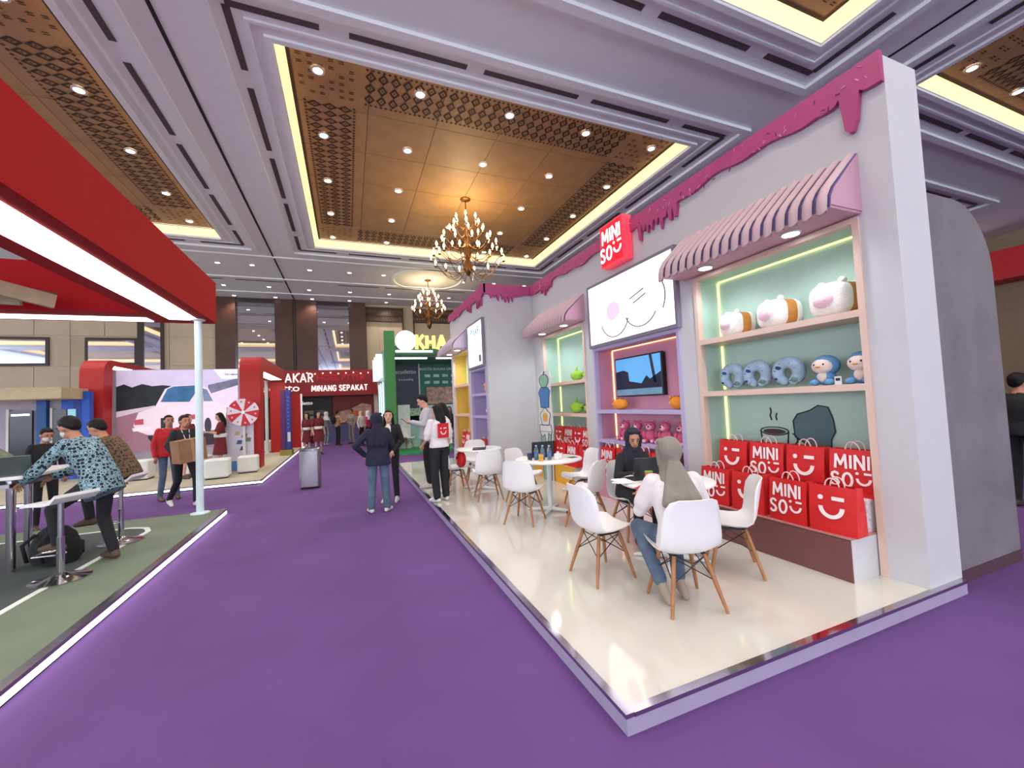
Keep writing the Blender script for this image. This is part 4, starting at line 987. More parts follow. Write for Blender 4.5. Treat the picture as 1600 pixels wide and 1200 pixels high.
pic([(0, .2), (.06, .17), (.12, .21), (.2, .17), (.28, .2), (.36, .19), (.42, .2), (.5, .22), (.5, .5), (0, .52)], (34, 44, 48), 'picture_trees', .5, .4)
pic([(.7, .3), (1, .2), (1, .5), (.7, .55)], (228, 214, 238), 'picture_stand'); pic([(.74, .2), (1, .12), (1, .21), (.74, .32)], (120, 124, 150), 'picture_stand', .6, .4)
pic([(0, .50), (.5, .42), (1, .52), (1, 1), (0, 1)], (160, 118, 134), 'picture_track', .7)
pic([(0, .5), (.3, .44), (.3, .47), (0, .57)], (214, 196, 214), 'picture_kerb')
pic([(.24, .83), (.3, .96), (.66, .98), (.92, .95), (.92, .8), (.7, .8)], (52, 40, 58), 'picture_shadow', .4)
pic([(.13, .68), (.17, .52), (.30, .46), (.38, .24), (.44, .20), (.66, .19), (.74, .24), (.80, .42), (.88, .45), (.90, .52), (.88, .70), (.80, .78), (.60, .80), (.40, .81), (.24, .80), (.15, .74)], (236, 218, 232), 'picture_car')
pic([(.345, .40), (.40, .24), (.45, .21), (.65, .20), (.63, .30), (.58, .41)], (60, 112, 160), 'picture_car_window', .6, .3); pic([(.69, .24), (.73, .26), (.78, .41), (.70, .41)], (120, 140, 176), 'picture_car_window', .6)
pic([(.14, .61), (.21, .60), (.21, .67), (.14, .67)], (190, 84, 100), 'picture_tail_light', .7); pic([(.56, .58), (.63, .57), (.64, .63), (.57, .64)], (190, 84, 100), 'picture_tail_light', .7)
pic([(.345, .60), (.44, .60), (.44, .73), (.345, .73)], (40, 42, 54), 'picture_plate', .5, .5)
pic([(.12, .71), (.26, .70), (.26, .74), (.13, .75)], (246, 236, 246), 'picture_bumper'); pic([(.49, .69), (.66, .68), (.66, .72), (.49, .73)], (246, 236, 246), 'picture_bumper')
pic([(.24, .81), (.6, .82), (.56, .93), (.3, .95)], (40, 38, 46), 'picture_diffuser', .4)
pic([(.735 + .03 * math.cos(a), .72 + .10 * math.sin(a)) for a in [2 * PI * k / 16 for k in range(16)]], (60, 60, 74), 'picture_wheel', .5)
pic([(.79, 0), (1, 0), (1, .125), (.86, .125)], (250, 248, 252), 'picture_badge', 1.0)
lay[0] += 1; yb = -.004 - .0012 * lay[0]
put_text('PERTAMINA', .085, (-SX + .945 * 2 * SX, yb, SZ1 - .07 * 2.59), 0, M_('screen_ink', (60, 64, 120), emit=.3, var=0), ls, bold=.01, wscale=.8)
for k, (dx, dz, c) in enumerate(((0, .02, (210, 50, 50)), (.05, .05, (60, 110, 180)), (-.03, -.03, (110, 170, 60)))):
    MB().prism([(-SX + .875 * 2 * SX + dx + a, SZ1 - .18 + dz + b) for a, b in ((-.03, -.02), (.02, .0), (.03, .03))], yb - .001, yb, 'y').build('picture_emblem', mat('emblem_%d' % k, c, emit=.6, var=0), ls)
put_text('Toyota Community', .10, (-SX + .36 * 2 * SX, yb, SZ1 - .955 * 2.59), 0, M_('screen_white', (250, 246, 250), emit=.9, var=0), ls) if False else None
# white panel and prize wheel
pn = thing('standing_sign', 'pale standing panel with printed shapes beside the red arch', 'panel', (-2.80, 13.75, PB))
MB().box(-.42, .25, -.04, .04, 0, 1.45).build('board', M_('panel_pale', (206, 200, 212), .5), pn)
for k, (x, z, c) in enumerate(((-.15, 1.05, (190, 170, 120)), (.02, .98, (150, 60, 60)), (-.1, .8, (60, 80, 130)), (.1, .7, (200, 200, 210)), (-.02, .62, (50, 60, 90)), (.12, .86, (90, 120, 90)))):
    MB().prism([(x - .07, z - .05), (x + .06, z - .06), (x + .08, z + .05), (x - .03, z + .06)], -.044, -.04, 'y').build('print_shape', mat('pshape%d' % k, c), pn)
MB().box(-.42, -.1, -.046, -.04, 0, .28).build('print_shape', M_('panel_blue', (70, 120, 180)), pn)
wh = thing('prize_wheel', 'red and white prize wheel mounted above the pale panel', 'prize wheel', (-2.76, 13.6, PB))
n = 10; R_ = .385; zc = 1.64
for k in range(n):
    a0, a1 = 2 * PI * k / n + .15, 2 * PI * (k + 1) / n + .15
    pl = [(0, zc)] + [(R_ * math.cos(a0 + (a1 - a0) * j / 5), zc + R_ * math.sin(a0 + (a1 - a0) * j / 5)) for j in range(6)]
    w1 = MB().prism(pl, -.03, .0, 'y').build('wedge', red if k % 2 else M_('wheel_white', (226, 216, 222), .5), wh)
    am = (a0 + a1) / 2; MB().prism([(R_ * .78 * math.cos(am) + .022 * math.cos(q), zc + R_ * .78 * math.sin(am) + .022 * math.sin(q)) for q in [2 * PI * j / 8 for j in range(8)]], -.033, -.03, 'y').build('number_dot', white if k % 2 else red, w1)
MB().loft([[(.05 * math.cos(2 * PI * k / 16), -.06 + d, zc + .05 * math.sin(2 * PI * k / 16)) for k in range(16)] for d in (0, .03)]).build('hub', steel, wh)
MB().box(-.03, .03, .0, .08, 0, zc).build('stand', white, wh)
MB().prism([(-.03, zc + R_ + .08), (.03, zc + R_ + .08), (0, zc + R_ - .02)], -.05, -.03, 'y').build('pointer', red, wh)
pf = M_('pouf_white', (222, 226, 220), .55, var=.03)
def pouf(x, y, s, label, rz=.0):
    t = thing('cube_pouf', label, 'pouf', (x, y, PB), rz, 'white cube poufs on the screen platform')
    MB().rbox(-s, s, -s, s, .03, .03 + 1.75 * s, .05).build('cushion', pf, t, 40); MB().box(-s + .03, s - .03, -s + .03, s - .03, 0, .03).build('plinth', black, t)
pouf(-3.12, 12.55, .26, 'white cube pouf right behind the man with the cardboard box', .1); pouf(-2.58, 13.2, .24, 'white cube pouf below the prize wheel', .1); pouf(-5.15, 13.75, .27, 'white cube pouf left of the man in the red jacket', .05); pouf(-3.9, 13.9, .26, 'white cube pouf in front of the big screen')
pouf(-2.95, 19.4, .26, 'white cube pouf inside the red arch')
bn = thing('banner_board', 'tall purple and blue double board on an olive base', 'banner', (-2.17, 17.4, PB), -.1)
MB().box(-.20, .20, -.16, .16, 0, .2).build('base', M_('olive', (150, 140, 60), .7), bn)
MB().box(-.17, -.02, -.08, .08, .2, 2.42).build('board', M_('board_purple', (86, 30, 92), .5), bn); MB().box(-.01, .17, -.08, .08, .2, 2.42).build('board', M_('board_blue', (48, 54, 136), .5), bn)
MB().box(.05, .15, -.085, -.08, .5, .85).build('print_patch', white, bn); o = put_text('', .1, (0, 0, 0), 0, white, bn) if False else None
mb = MB()
for k in range(9): mb.box(.05, .11, -.084, -.08, 1.0 + k * .14, 1.06 + k * .14)
mb.build('print_marks', M_('board_blue_light', (96, 104, 180), .5), bn)
# fruit-market stalls far left
stl = thing('market_stall', 'low beige roofed stall with blue columns at the far left', 'stall', (-7.1, 14.6, PB))
MB().box(-5, .14, -.3, .9, 2.22, 2.52).build('fascia', M_('stall_cream', (190, 172, 138), .6), stl); MB().box(-5, .10, .7, .8, 0, 2.3).build('back_wall', M_('stall_grey', (166, 158, 170), .6), stl)
for x in (-2.3, -.68): MB().box(x - .10, x + .10, .55, .7, 0, 2.22).build('column', M_('stall_blue', (24, 84, 150), .5), stl)
for x0, x1 in ((-1.35, -.9), (-.48, -.2)):
    MB().box(x0, x1, .62, .7, .6, 1.95).build('window', M_('stall_glass', (44, 48, 56), .15), stl); MB().box(x0 - .05, x0, .6, .7, .6, 2.0).build('window_post', white, stl)
MB().box(-1.3, -.95, .60, .62, 1.82, 1.86).build('lamp', led, stl)
MB().box(-.16, .0, .6, .69, 1.3, 1.95).build('poster', M_('poster_cyan', (150, 206, 220), .5, emit=.3), stl)
bl = thing('blue_arch', 'blue rounded board showing behind the left red arch', 'arch', (-7.42, 15.35, PB))
MB().prism([(0, 0), (0, 2.2), (.06, 2.38), (.14, 2.44), (.6, 2.44), (.6, 0)], -.1, .1, 'y').build('board', M_('arch_blue', (34, 84, 190), .5), bl); MB().prism([(.26, 0), (.26, 2.38), (.42, 2.38), (.42, 0)], -.11, -.1, 'y').build('inset', M_('arch_blue2', (24, 60, 150), .5), bl)

# ------------------------------------------------------------------ red food hall stand at the end
rs = thing('food_stand', 'wide red stand with white lettering at the end of the aisle', 'stand', (-1.4, 23.4, 0))
rdk = M_('stand_red', (150, 24, 28), .5, var=.06)
MB().box(-3.2, 3.05, 0, .25, 2.45, 3.80).build('fascia', rdk, rs); MB().box(2.75, 3.05, .25, 1.2, 0, 3.75).build('side_wall', M_('stand_cream', (214, 200, 186), .6), rs)
MB().box(-3.2, 3.05, 1.15, 1.25, 0, 3.7).build('back_wall', M_('stand_back', (46, 40, 42), .6), rs)
wlit = M_('sign_white', (240, 234, 230), emit=.55, var=0)
put_glyphs('AKAR', .42, (-.90, -.02, 3.40), wlit, rs, .17, wscale=.92); put_text('scudetto', .50, (-1.98, -.02, 2.88), 0, wlit, rs, .03, .012, wscale=1.25)
put_glyphs('MINANG SEPAKAT', .27, (1.02, -.02, 2.84), wlit, rs, .24, wscale=.92)
put_text('HOEL PTYER', .42, (1.08, -.02, 3.38), 0, M_('sign_red_dark', (196, 30, 36), emit=.2, var=0), rs, .03, .01)
for k in range(11): MB().sph((-.9 + k * .37, -.05, 3.62 + .03 * math.sin(k * 2.1)), .028, 8, 5).build('bulb', M_('string_bulb', (255, 230, 190), emit=5, var=0, sample=False), rs)
MB().box(-2.2, .55, 1.10, 1.15, 1.0, 2.42).build('menu_panel', M_('menu_dark', (30, 34, 36), .5, var=.3), rs); put_text('Scudetto', .26, (-.85, 1.08, 2.12), 0, wlit, rs, .01, .008)
for k in range(8): MB().box(-2.0 + (k % 4) * .6, -1.55 + (k % 4) * .6, 1.085, 1.10, 1.2 + (k // 4) * .3, 1.42 + (k // 4) * .3).build('menu_photo', mat('menu%d' % (k % 3), ((130, 120, 100), (90, 100, 90), (150, 150, 150))[k % 3], var=.5, scale=20), rs)
MB().box(.6, 2.75, 1.10, 1.15, .9, 2.42).build('poster', M_('poster_maroon', (122, 30, 36), .5), rs); MB().prism([(.75, .95), (2.6, .95), (2.6, 1.9), (2.1, 2.0), (1.5, 1.7), (.75, 1.55)], 1.085, 1.10, 'y').build('poster_food', M_('poster_food', (196, 160, 140), .5, var=.3, scale=4), rs)
MB().box(1.6, 2.2, 1.08, 1.085, 1.3, 1.6).build('poster_food', M_('poster_orange', (206, 110, 50), .5, var=.3, scale=9), rs)
MB().box(-.3, 2.4, .5, .9, 0, .92).build('counter', M_('counter_violet', (90, 86, 130), .5), rs); MB().box(-2.6, -.4, .5, .9, 0, .95).build('counter', M_('counter_dark', (40, 34, 38), .5), rs)

# ------------------------------------------------------------------ green stand
gs = thing('green_stand', 'bright green stand with round white sign and glowing yellow lettering', 'stand', (0, 0, 0))
gg = M_('stand_green', (52, 128, 56), .5, var=.04)
MB().box(1.20, 4.6, 14.75, 18.6, 0, .08).build('platform', M_('green_floor', (40, 150, 84), .5), gs)
MB().box(1.22, 1.56, 14.8, 15.05, .08, 4.36).build('post', gg, gs); MB().box(1.18, 1.24, 15.05, 18.5, .08, 3.7).build('side_panel', M_('green_glass', (120, 180, 160), .2), gs)
for k in range(3): MB().box(.95, 1.16, 15.25 + k * 1.0, 15.5 + k * 1.0, 2.75, 3.6).build('side_lightbox', M_('side_lit', (226, 240, 250), emit=.6, var=0), gs)
for k in range(3): MB().box(1.14, 1.178, 15.2 + k, 15.3 + k, .1, 2.6).build('side_tube', MATS['side_lit'], gs)
MB().box(1.56, 4.6, 14.9, 15.05, 3.52, 3.84).build('fascia', M_('green_dark', (48, 92, 66), .5), gs); MB().box(1.56, 4.6, 15.0, 18.4, 3.46, 3.52).build('ceiling_panel', M_('green_ceiling', (84, 126, 98), .6), gs)
MB().box(1.6, 2.9, 14.87, 14.92, 3.62, 3.68).build('tube_light', led, gs); MB().box(1.58, 2.75, 15.2, 15.28, 3.42, 3.47).build('tube_light', led, gs); MB().box(3.1, 4.3, 15.2, 15.28, 3.42, 3.47).build('tube_light', led, gs)
ct = MB(); ct.loft([[(1.95 + .36 * math.cos(2 * PI * k / 32), 14.8 + d, 4.02 + .36 * math.sin(2 * PI * k / 32)) for k in range(32)] for d in (0, .08)]); ct.build('round_sign', M_('round_sign', (252, 250, 248), emit=1.3, var=0), gs, 40)
MB().prism([(1.92, 3.91), (2.0, 3.96), (1.96, 4.08), (2.0, 4.18), (1.94, 4.14)], 14.79, 14.8, 'y').build('sign_mark', M_('sign_mark', (210, 206, 206), emit=.6, var=0), gs)
put_glyphs('KHA', .46, (2.86, 14.84, 3.98), M_('sign_yellow', (255, 226, 110), emit=1.3, var=0), gs, .24, .05)
MB().box(1.60, 4.6, 18.3, 18.4, .08, 3.46).build('back_wall', M_('stand_slate', (52, 62, 72), .6), gs)
MB().box(1.60, 2.75, 17.35, 17.4, 1.6, 3.46).build('menu_panel', M_('menu_slate', (50, 62, 74), .5, var=.15), gs); MB().box(2.75, 2.80, 17.3, 17.4, .1, 3.46).build('panel_edge', white, gs)
MB().box(2.80, 4.6, 17.35, 17.4, .1, 3.46).build('logo_wall', M_('logo_green', (18, 104, 82), .5), gs)
put_text('scudetto', .24, (2.24, 17.34, 3.12), 0, white, gs, .01, .008); put_text('is a trending', .12, (2.24, 17.34, 2.8), 0, white, gs, .01, .01)
put_text('MARTIX BARAKI GROUP', .15, (3.62, 17.34, 3.22), 0, white, gs, .01, .01)
for k in range(8): MB().rbox(3.0 + (k % 4) * .38, 3.24 + (k % 4) * .38, 17.33, 17.35, 2.88 - (k // 4) * .28, 3.0 - (k // 4) * .28, .02).build('logo_patch', M_('logo_mint', (170, 220, 200), .5, var=.3), gs)
MB().box(3.05, 4.5, 17.25, 17.35, 1.75, 2.45).build('food_photo', M_('food_photo', (180, 140, 124), .5, var=.5, scale=7), gs); MB().box(3.0, 4.5, 16.9, 17.35, .08, 1.7).build('fridge', M_('fridge', (176, 206, 216), .3), gs)
MB().box(1.75, 2.2, 16.2, 16.6, .08, 1.75).build('cabinet', M_('cabinet_pale', (206, 218, 210), .5), gs); MB().box(2.2, 3.0, 16.6, 17.2, .08, 1.0).build('counter', M_('counter_mint', (150, 190, 180), .5), gs); MB().box(2.0, 2.75, 17.0, 17.34, 1.3, 1.6).build('menu_photo', M_('menu_photo', (160, 190, 150), .5, var=.5, scale=14), gs)

# ------------------------------------------------------------------ concrete look arch wall behind the shop booth, far right
cg = thing('concrete_arch', 'grey concrete look wall with rounded top corner beside the booth', 'arch', (4.55, 1.9, 0))
prof = [(0, .1)] + [(1.12, .1), (1.12, 2.55)] + [(.52 + .60 * math.cos(a), 2.62 + .66 * math.sin(a)) for a in [PI / 2 * k / 12 for k in range(1, 13)]] + [(0, 3.28)]
MB().prism(prof, -.06, .9, 'y').build('shell', M_('concrete', (110, 104, 108), .75, var=.16, scale=2.2, bump=.2, bscale=30), cg, 30)
MB().box(0, 1.13, -.065, .9, 0, .1).build('skirting', M_('skirting_brown', (74, 44, 54), .6), cg); MB().box(0, 1.121, -.062, -.06, 1.55, 1.556).build('panel_joint', M_('concrete_dark', (104, 98, 102), .7), cg)
rr_ = thing('far_red_stand', 'red and white stand fascia at the far right', 'stand', (24.6, 8.5, 0))
MB().box(0, 1.3, -4, 3.5, 5.7, 6.9).build('fascia', red, rr_); MB().box(-.02, 0, 1.6, 2.2, 5.75, 6.6).build('lit_panel', M_('far_panel', (220, 220, 230), emit=.8, var=0), rr_); MB().sph((-.05, .3, 6.5), (.05, .3, .12), 12, 6).build('lamp', MATS['spot_lens'], rr_)
for y in (-3.9, 3.4): MB().box(.1, 1.2, y, y + .1, 0, 5.7).build('post', white, rr_)

# waste bin
wbn = thing('waste_bin', 'brushed steel rectangular waste bin standing on the purple carpet', 'bin', (-.80, 9.98, 0), -.1)
MB().rbox(-.2, .2, -.14, .14, .02, .84, .05).build('body', steel, wbn, 40); MB().rbox(-.205, .205, -.145, .145, .80, .87, .05).build('lid', chrome, wbn, 40); MB().rbox(-.19, .19, -.13, .13, 0, .02, .04).build('base', black, wbn); MB().box(-.11, .11, -.06, .06, .868, .874).build('opening', dark, wbn)
# ------------------------------------------------------------------ people: one continuous remeshed body each
SKIN = mat('skin', (176, 122, 94), .55, var=.06); HAIR = mat('hair_black', (16, 13, 13), .6, var=.2, scale=20, bump=.3, bscale=60, spec=.25)
EYE = mat('eye_dark', (24, 18, 18), .3); LIP = mat('lip', (150, 78, 72), .5)
def V3(p): return np.array(p, float)
class Body:
    def __init__(s): s.mb = MB(); s.pr = []
    def cone(s, a, b, ra, rb, m):
        a, b = V3(a), V3(b); d = b - a; L = np.linalg.norm(d); d = d / max(L, 1e-6); t = Vector(d); u = t.orthogonal().normalized(); v = t.cross(u); n = 12; rings = []
        for c, r, sg in ((a, ra, -1), (b, rb, 1)):
            seq = [PI / 2 * k / 3 for k in range(3, -1, -1)] if sg < 0 else [PI / 2 * k / 3 for k in range(0, 4)]
            for q in seq:
                cc = Vector(c) + t * (sg * r * math.sin(q)); rr = max(r * math.cos(q), .0008)
                rings.append([tuple(cc + (u * math.cos(2 * PI * k / n) + v * math.sin(2 * PI * k / n)) * rr) for k in range(n)])
        s.mb.loft(rings); s.pr.append(('c', a, b, ra, rb, m))
    def ell(s, c, r, m, R=None):
        R_ = R or Matrix.Identity(3); s.mb.sph(c, r, 14, 10, R=R_); s.pr.append(('e', V3(c), V3(r), np.array(R_), m))
    def loft(s, rings, m):
        # rings: (center, rx, ry, U, V)
        n = 20; out = []
        for c, rx, ry, U, W in rings:
            c, U, W = V3(c), V3(U), V3(W)
            out.append([tuple(c + U * rx * math.cos(2 * PI * k / n) + W * ry * math.sin(2 * PI * k / n)) for k in range(n)])
        s.mb.loft(out); s.pr.append(('l', [(V3(c), rx, ry, V3(U), V3(W)) for c, rx, ry, U, W in rings], m))
    def sdf(s, P):
        D = []; Ms = []
        for p in s.pr:
            if p[0] == 'c':
                a, b, ra, rb = p[1:5]; d = b - a; L2 = max(d @ d, 1e-9); t = np.clip(((P - a) @ d) / L2, 0, 1)
                D.append(np.linalg.norm(P - (a + t[:, None] * d), axis=1) - (ra + (rb - ra) * t))
            elif p[0] == 'e':
                q = (P - p[1]) @ p[3] / p[2]; D.append((np.linalg.norm(q, axis=1) - 1) * p[2].min())
            else:
                best = None
                rg = p[1]
                for (c0, x0, y0, U0, W0), (c1, x1, y1, U1, W1) in zip(rg, rg[1:]):
                    d = c1 - c0; L2 = max(d @ d, 1e-9); tt = ((P - c0) @ d) / L2; t = np.clip(tt, 0, 1); c = c0 + t[:, None] * d
                    U = (U0 + U1) / 2; W = (W0 + W1) / 2; rx = x0 + (x1 - x0) * t; ry = y0 + (y1 - y0) * t; e = P - c
                    r = (np.sqrt((e @ U / rx) ** 2 + (e @ W / ry) ** 2) - 1) * np.minimum(rx, ry)
                    over = np.maximum(np.maximum(-tt, tt - 1), 0) * math.sqrt(L2); r = np.maximum(r, over) + over * .3
                    best = r if best is None else np.minimum(best, r)
                D.append(best)
            Ms.append(p[-1])
        return np.array(D), Ms
    def mesh(s, name, mats, voxel=.012, smooth=3, extra=None):
        me = s.mb.mesh('tmp', mats[0]); o = bpy.data.objects.new('tmp', me); COL.objects.link(o)
        r = o.modifiers.new('r', 'REMESH'); r.mode = 'VOXEL'; r.voxel_size = voxel
        sm = o.modifiers.new('s', 'SMOOTH'); sm.factor = .5; sm.iterations = smooth
        dg = bpy.context.evaluated_depsgraph_get(); out = bpy.data.meshes.new_from_object(o.evaluated_get(dg)); out.name = name
        bpy.data.objects.remove(o); bpy.data.meshes.remove(me)
        n = len(out.polygons); C = np.empty(n * 3); out.polygons.foreach_get('center', C); C = C.reshape(-1, 3)
        D, Ms = s.sdf(C); idx = np.array(Ms)[np.argmin(D, axis=0)]
        out.materials.clear()
        for m in mats: out.materials.append(m)
        out.polygons.foreach_set('material_index', idx.astype(np.int32))
        if extra and extra.v:
            bm = bmesh.new(); bm.from_mesh(out); ex = bpy.data.meshes.new('ex'); ex.from_pydata(extra.v, [], extra.f); ex.polygons.foreach_set('material_index', extra.m); fix_normals(ex)
            bm.from_mesh(ex); bm.to_mesh(out); bm.free(); bpy.data.meshes.remove(ex)
        smooth_mesh(out); out.update(); return out
def nrm(v): v = V3(v); return v / max(np.linalg.norm(v), 1e-9)
DEF = dict(pelvis=(0, 0, .95), waist=(0, 0, 1.08), chest=(0, .0, 1.26), neck=(0, -.01, 1.43), head=(0, .02, 1.575), look=(0, 1, 0),
           shL=(-.175, -.01, 1.385), elL=(-.225, -.03, 1.12), wrL=(-.225, .05, .88), shR=(.175, -.01, 1.385), elR=(.225, -.03, 1.12), wrR=(.225, .05, .88),
           hipL=(-.09, 0, .92), knL=(-.10, .02, .50), anL=(-.105, -.02, .085), toL=(-.125, .14, .03), hipR=(.09, 0, .92), knR=(.10, .02, .50), anR=(.105, -.02, .085), toR=(.125, .14, .03))
def person(label, loc, rz, h=1.65, pose=None, top=None, legs=None, shoes=None, sleeve='long', hair='short', hijab=None, skirt=None, wide=1.0, torso=1.0, hem=.06,
           voxel=.013, skin=None, extra_fn=None, curl=.5, open_coat=None, mask=None, hip_w=1.0, handn=None):
    J = {k: V3(v) for k, v in {**DEF, **(pose or {})}.items()}; s = h / 1.70; z0 = loc[2]
    sk = skin or SKIN; mats = [sk, top, legs, shoes, EYE, LIP, open_coat or top, skirt or legs, mask or sk]; B = Body(); EX = MB()
    up = nrm(J['neck'] - J['pelvis']); U = nrm(J['shR'] - J['shL']); Uh = nrm(J['hipR'] - J['hipL']); F = nrm(np.cross(up, U)); Fh = nrm(np.cross(up, Uh))
    t = torso
    # torso
    P_, Wst, Ch, N = J['pelvis'], J['waist'], J['chest'], J['neck']; hipdown = nrm(P_ - Wst)
    B.loft([(P_ + hipdown * .05, .135 * hip_w, .10, Uh, Fh), (P_, .15 * hip_w, .108, Uh, Fh), (P_ - hipdown * .06, .145 * hip_w, .10, Uh, Fh)], 2)
    rings = [(P_ + hipdown * (hem - .02), .162 * t * hip_w, .122 * t, Uh, Fh), (P_ - hipdown * .03, .158 * t, .118 * t, Uh, Fh), (Wst, .142 * t, .105 * t, Uh, Fh), (Ch, .160 * t, .115 * t, U, F), ((J['shL'] + J['shR']) / 2 + up * -.03, .165 * t, .095 * t, U, F), ((J['shL'] + J['shR']) / 2 + up * .03, .12, .07, U, F), (N + up * .005, .055, .052, U, F)]
    B.loft(rings, 1)
    for sd in 'LR':
        sh, el, wr = J['sh' + sd], J['el' + sd], J['wr' + sd]
        B.cone(sh + U * (.025 if sd == 'L' else -.025), el, .052 * t, .045 * t, 1)
        fd = nrm(wr - el); hd = J.get('ha' + sd); hd = nrm(hd) if hd is not None else nrm(fd + V3((0, 0, -.15)))
        if sleeve == 'long': B.cone(el, wr - fd * .025, .047 * t, .036 * t, 1); B.cone(wr - fd * .03, wr + fd * .01, .024, .024, 0)
        else:
            mid = sh + (el - sh) * .72; B.cone(el, wr, .038, .026, 0); B.cone(mid, el, .042, .038, 0); B.cone(sh, mid, .054 * t, .062 * t, 1)
        pc = wr + hd * .055; B.cone(wr + hd * .01, pc, .024, .032, 0); 
        nn = J.get('pn' + sd); nn = nrm(nn) if nn is not None else nrm(np.cross(hd, V3((1, 0, 0)) if abs(hd[0]) < .8 else V3((0, 0, 1))) )
        nn = nrm(nn - hd * (nn @ hd)); sv = nrm(np.cross(hd, nn))
        if J.get('th' + sd) is not None and J['th' + sd] @ sv < 0: sv = -sv
        c_ = curl
        for k, (off, L) in enumerate(((.024, .068), (.008, .078), (-.008, .072), (-.024, .056))):
            b0 = pc + sv * off + hd * .012; d1 = nrm(hd * math.cos(c_) + nn * math.sin(c_)); d2 = nrm(hd * math.cos(2.1 * c_) + nn * math.sin(2.1 * c_)); p1 = b0 + d1 * L * .55; p2 = p1 + d2 * L * .5
            EX.tube([tuple(b0), tuple(p1), tuple(p2)], [.0088, .008, .0055], 6, 0)
        b0 = wr + hd * .03 + sv * .024; p1 = b0 + nrm(hd * .6 + sv * .7 + nn * .3) * .035; p2 = p1 + nrm(hd + sv * .2 + nn * .5) * .03; EX.tube([tuple(b0), tuple(p1), tuple(p2)], [.0105, .009, .006], 6, 0)
        # legs
        hp, kn, an, to = J['hip' + sd], J['kn' + sd], J['an' + sd], J['to' + sd]
        if skirt is None:
            B.cone(hp, kn, .082 * wide ** .5, .060 * wide, 2); B.cone(kn, an + nrm(kn - an) * .02, .060 * wide, .050 * wide, 2)
        else:
            B.cone(hp, kn, .07, .05, 0); B.cone(kn, an, .048, .034, 0)
        fdir = nrm(to - an * V3((1, 1, 0)) - V3((0, 0, 0)) * 0) if False else nrm((to - an))
        heel = an - nrm(V3((fdir[0], fdir[1], 0)) if abs(fdir[2]) < .9 else V3((0, 0, 0)) + 1e-6) * .035 + (to - an) * .0; heel = heel + V3((0, 0, -.045)) if abs(fdir[2]) < .8 else heel
        B.cone(an + V3((0, 0, -.0)), heel, .042, .036, 3); B.cone(heel, to, .037, .030, 3); B.cone(an, to, .038, .028, 3)
    if skirt is not None:
        kz = (J['knL'] + J['knR']) / 2; hz = (J['hipL'] + J['hipR']) / 2
        B.loft([(hz + (0, 0, .12), .142, .108, Uh, Fh), (hz, .172, .13, Uh, Fh), (hz + (kz - hz) * .5, .20, .155, Uh, Fh), (hz + (kz - hz) * .95, .222, .175, Uh, Fh)], 7)
    # head
    H = J['head']; lk = nrm(J['look']); ru = nrm(np.cross(lk, V3((0, 0, 1)))); hu = nrm(np.cross(ru, lk)); HR = Matrix((tuple(ru), tuple(lk), tuple(hu))).transposed()
    def hp(x, y, z): return tuple(H + ru * x + lk * y + hu * z)
    B.cone(N - up * .03, H - hu * .04 - lk * .01, .052, .048, 0)
    B.ell(hp(0, -.005, .02), (.075, .093, .098), 0, HR); B.ell(hp(0, .03, -.055), (.055, .058, .062), 0, HR)
    B.cone(hp(0, .084, .015), hp(0, .103, -.018), .008, .014, 0)
    for sx in (-1, 1):
        B.ell(hp(sx * .076, -.005, -.005), (.012, .02, .032), 0, HR)
        EX.sph(hp(sx * .031, .081, .018), (.013, .008, .006), 8, 6, 4, HR); EX.sph(hp(sx * .033, .084, .042), (.02, .008, .0045), 8, 5, 4, HR)
    EX.sph(hp(0, .083, -.052), (.024, .010, .007), 8, 6, 5, HR)
    if mask: B.ell(hp(0, .045, -.045), (.06, .056, .05), 8, HR)
    root = obj('person', None) if False else thing('person', label, 'person', loc, rz)
    bme = B.mesh('body', mats, voxel, 3, EX); b = obj('body', bme, root); b.scale = (s, s, s)
    # hair / headscarf
    Hb = Body(); hv = max(voxel * .8, .009)
    if hijab is not None:
        Hb.ell(hp(0, -.040, .028), (.098, .092, .112), 0, HR)
        for sx in (-1, 1): Hb.cone(hp(sx * .074, .02, .05), hp(sx * .066, .025, -.085), .025, .029, 0)
        Hb.cone(hp(-.05, .035, .108), hp(.05, .035, .108), .026, .026, 0); Hb.cone(hp(-.05, .03, -.125), hp(.05, .03, -.125), .036, .036, 0)
        if hijab[1] == 'drape':
            bk = N - F * .085
            Hb.loft([(H - hu * .02 - lk * .03, .088, .085, ru, lk), (N + up * .075, .074, .08, U, F), (N + up * .01, .088, .085, U, F), (N - up * .05, .135, .11, U, F), (N - up * .10, .15, .115, U, F)], 0)
            Hb.cone(H - lk * .06 - hu * .03, N - F * .05 + up * .05, .062, .044, 0)
            for k in range(7):
                dx = -.13 + .26 * k / 6; dp = (.25, .27, .24, .28, .25, .27, .22)[k]
                Hb.cone(bk + up * .055 + U * dx * .28, bk - up * dp - F * (.03 + .012 * (k % 2)) + U * dx, .024, .030 + .006 * (k % 2), 0)
        else:
            Hb.loft([(H - hu * .03 - lk * .02, .085, .09, ru, lk), (N + up * .06, .085, .09, U, F), (N - up * .03, .13, .115, U, F), (N - up * .09 - F * .01, .185, .13, U, F), (N - up * .16 - F * .02, .19, .13, U, F)], 0)
        hm = Hb.mesh('headscarf', [hijab[0]], hv, 2); name = 'headscarf'
    else:
        Hb.ell(hp(0, -.024, .035), (.083, .09, .096), 0, HR); Hb.ell(hp(0, .010, .088), (.062, .060, .034), 0, HR)
        Hb.ell(hp(0, -.058, .0), (.070, .046, .068), 0, HR)
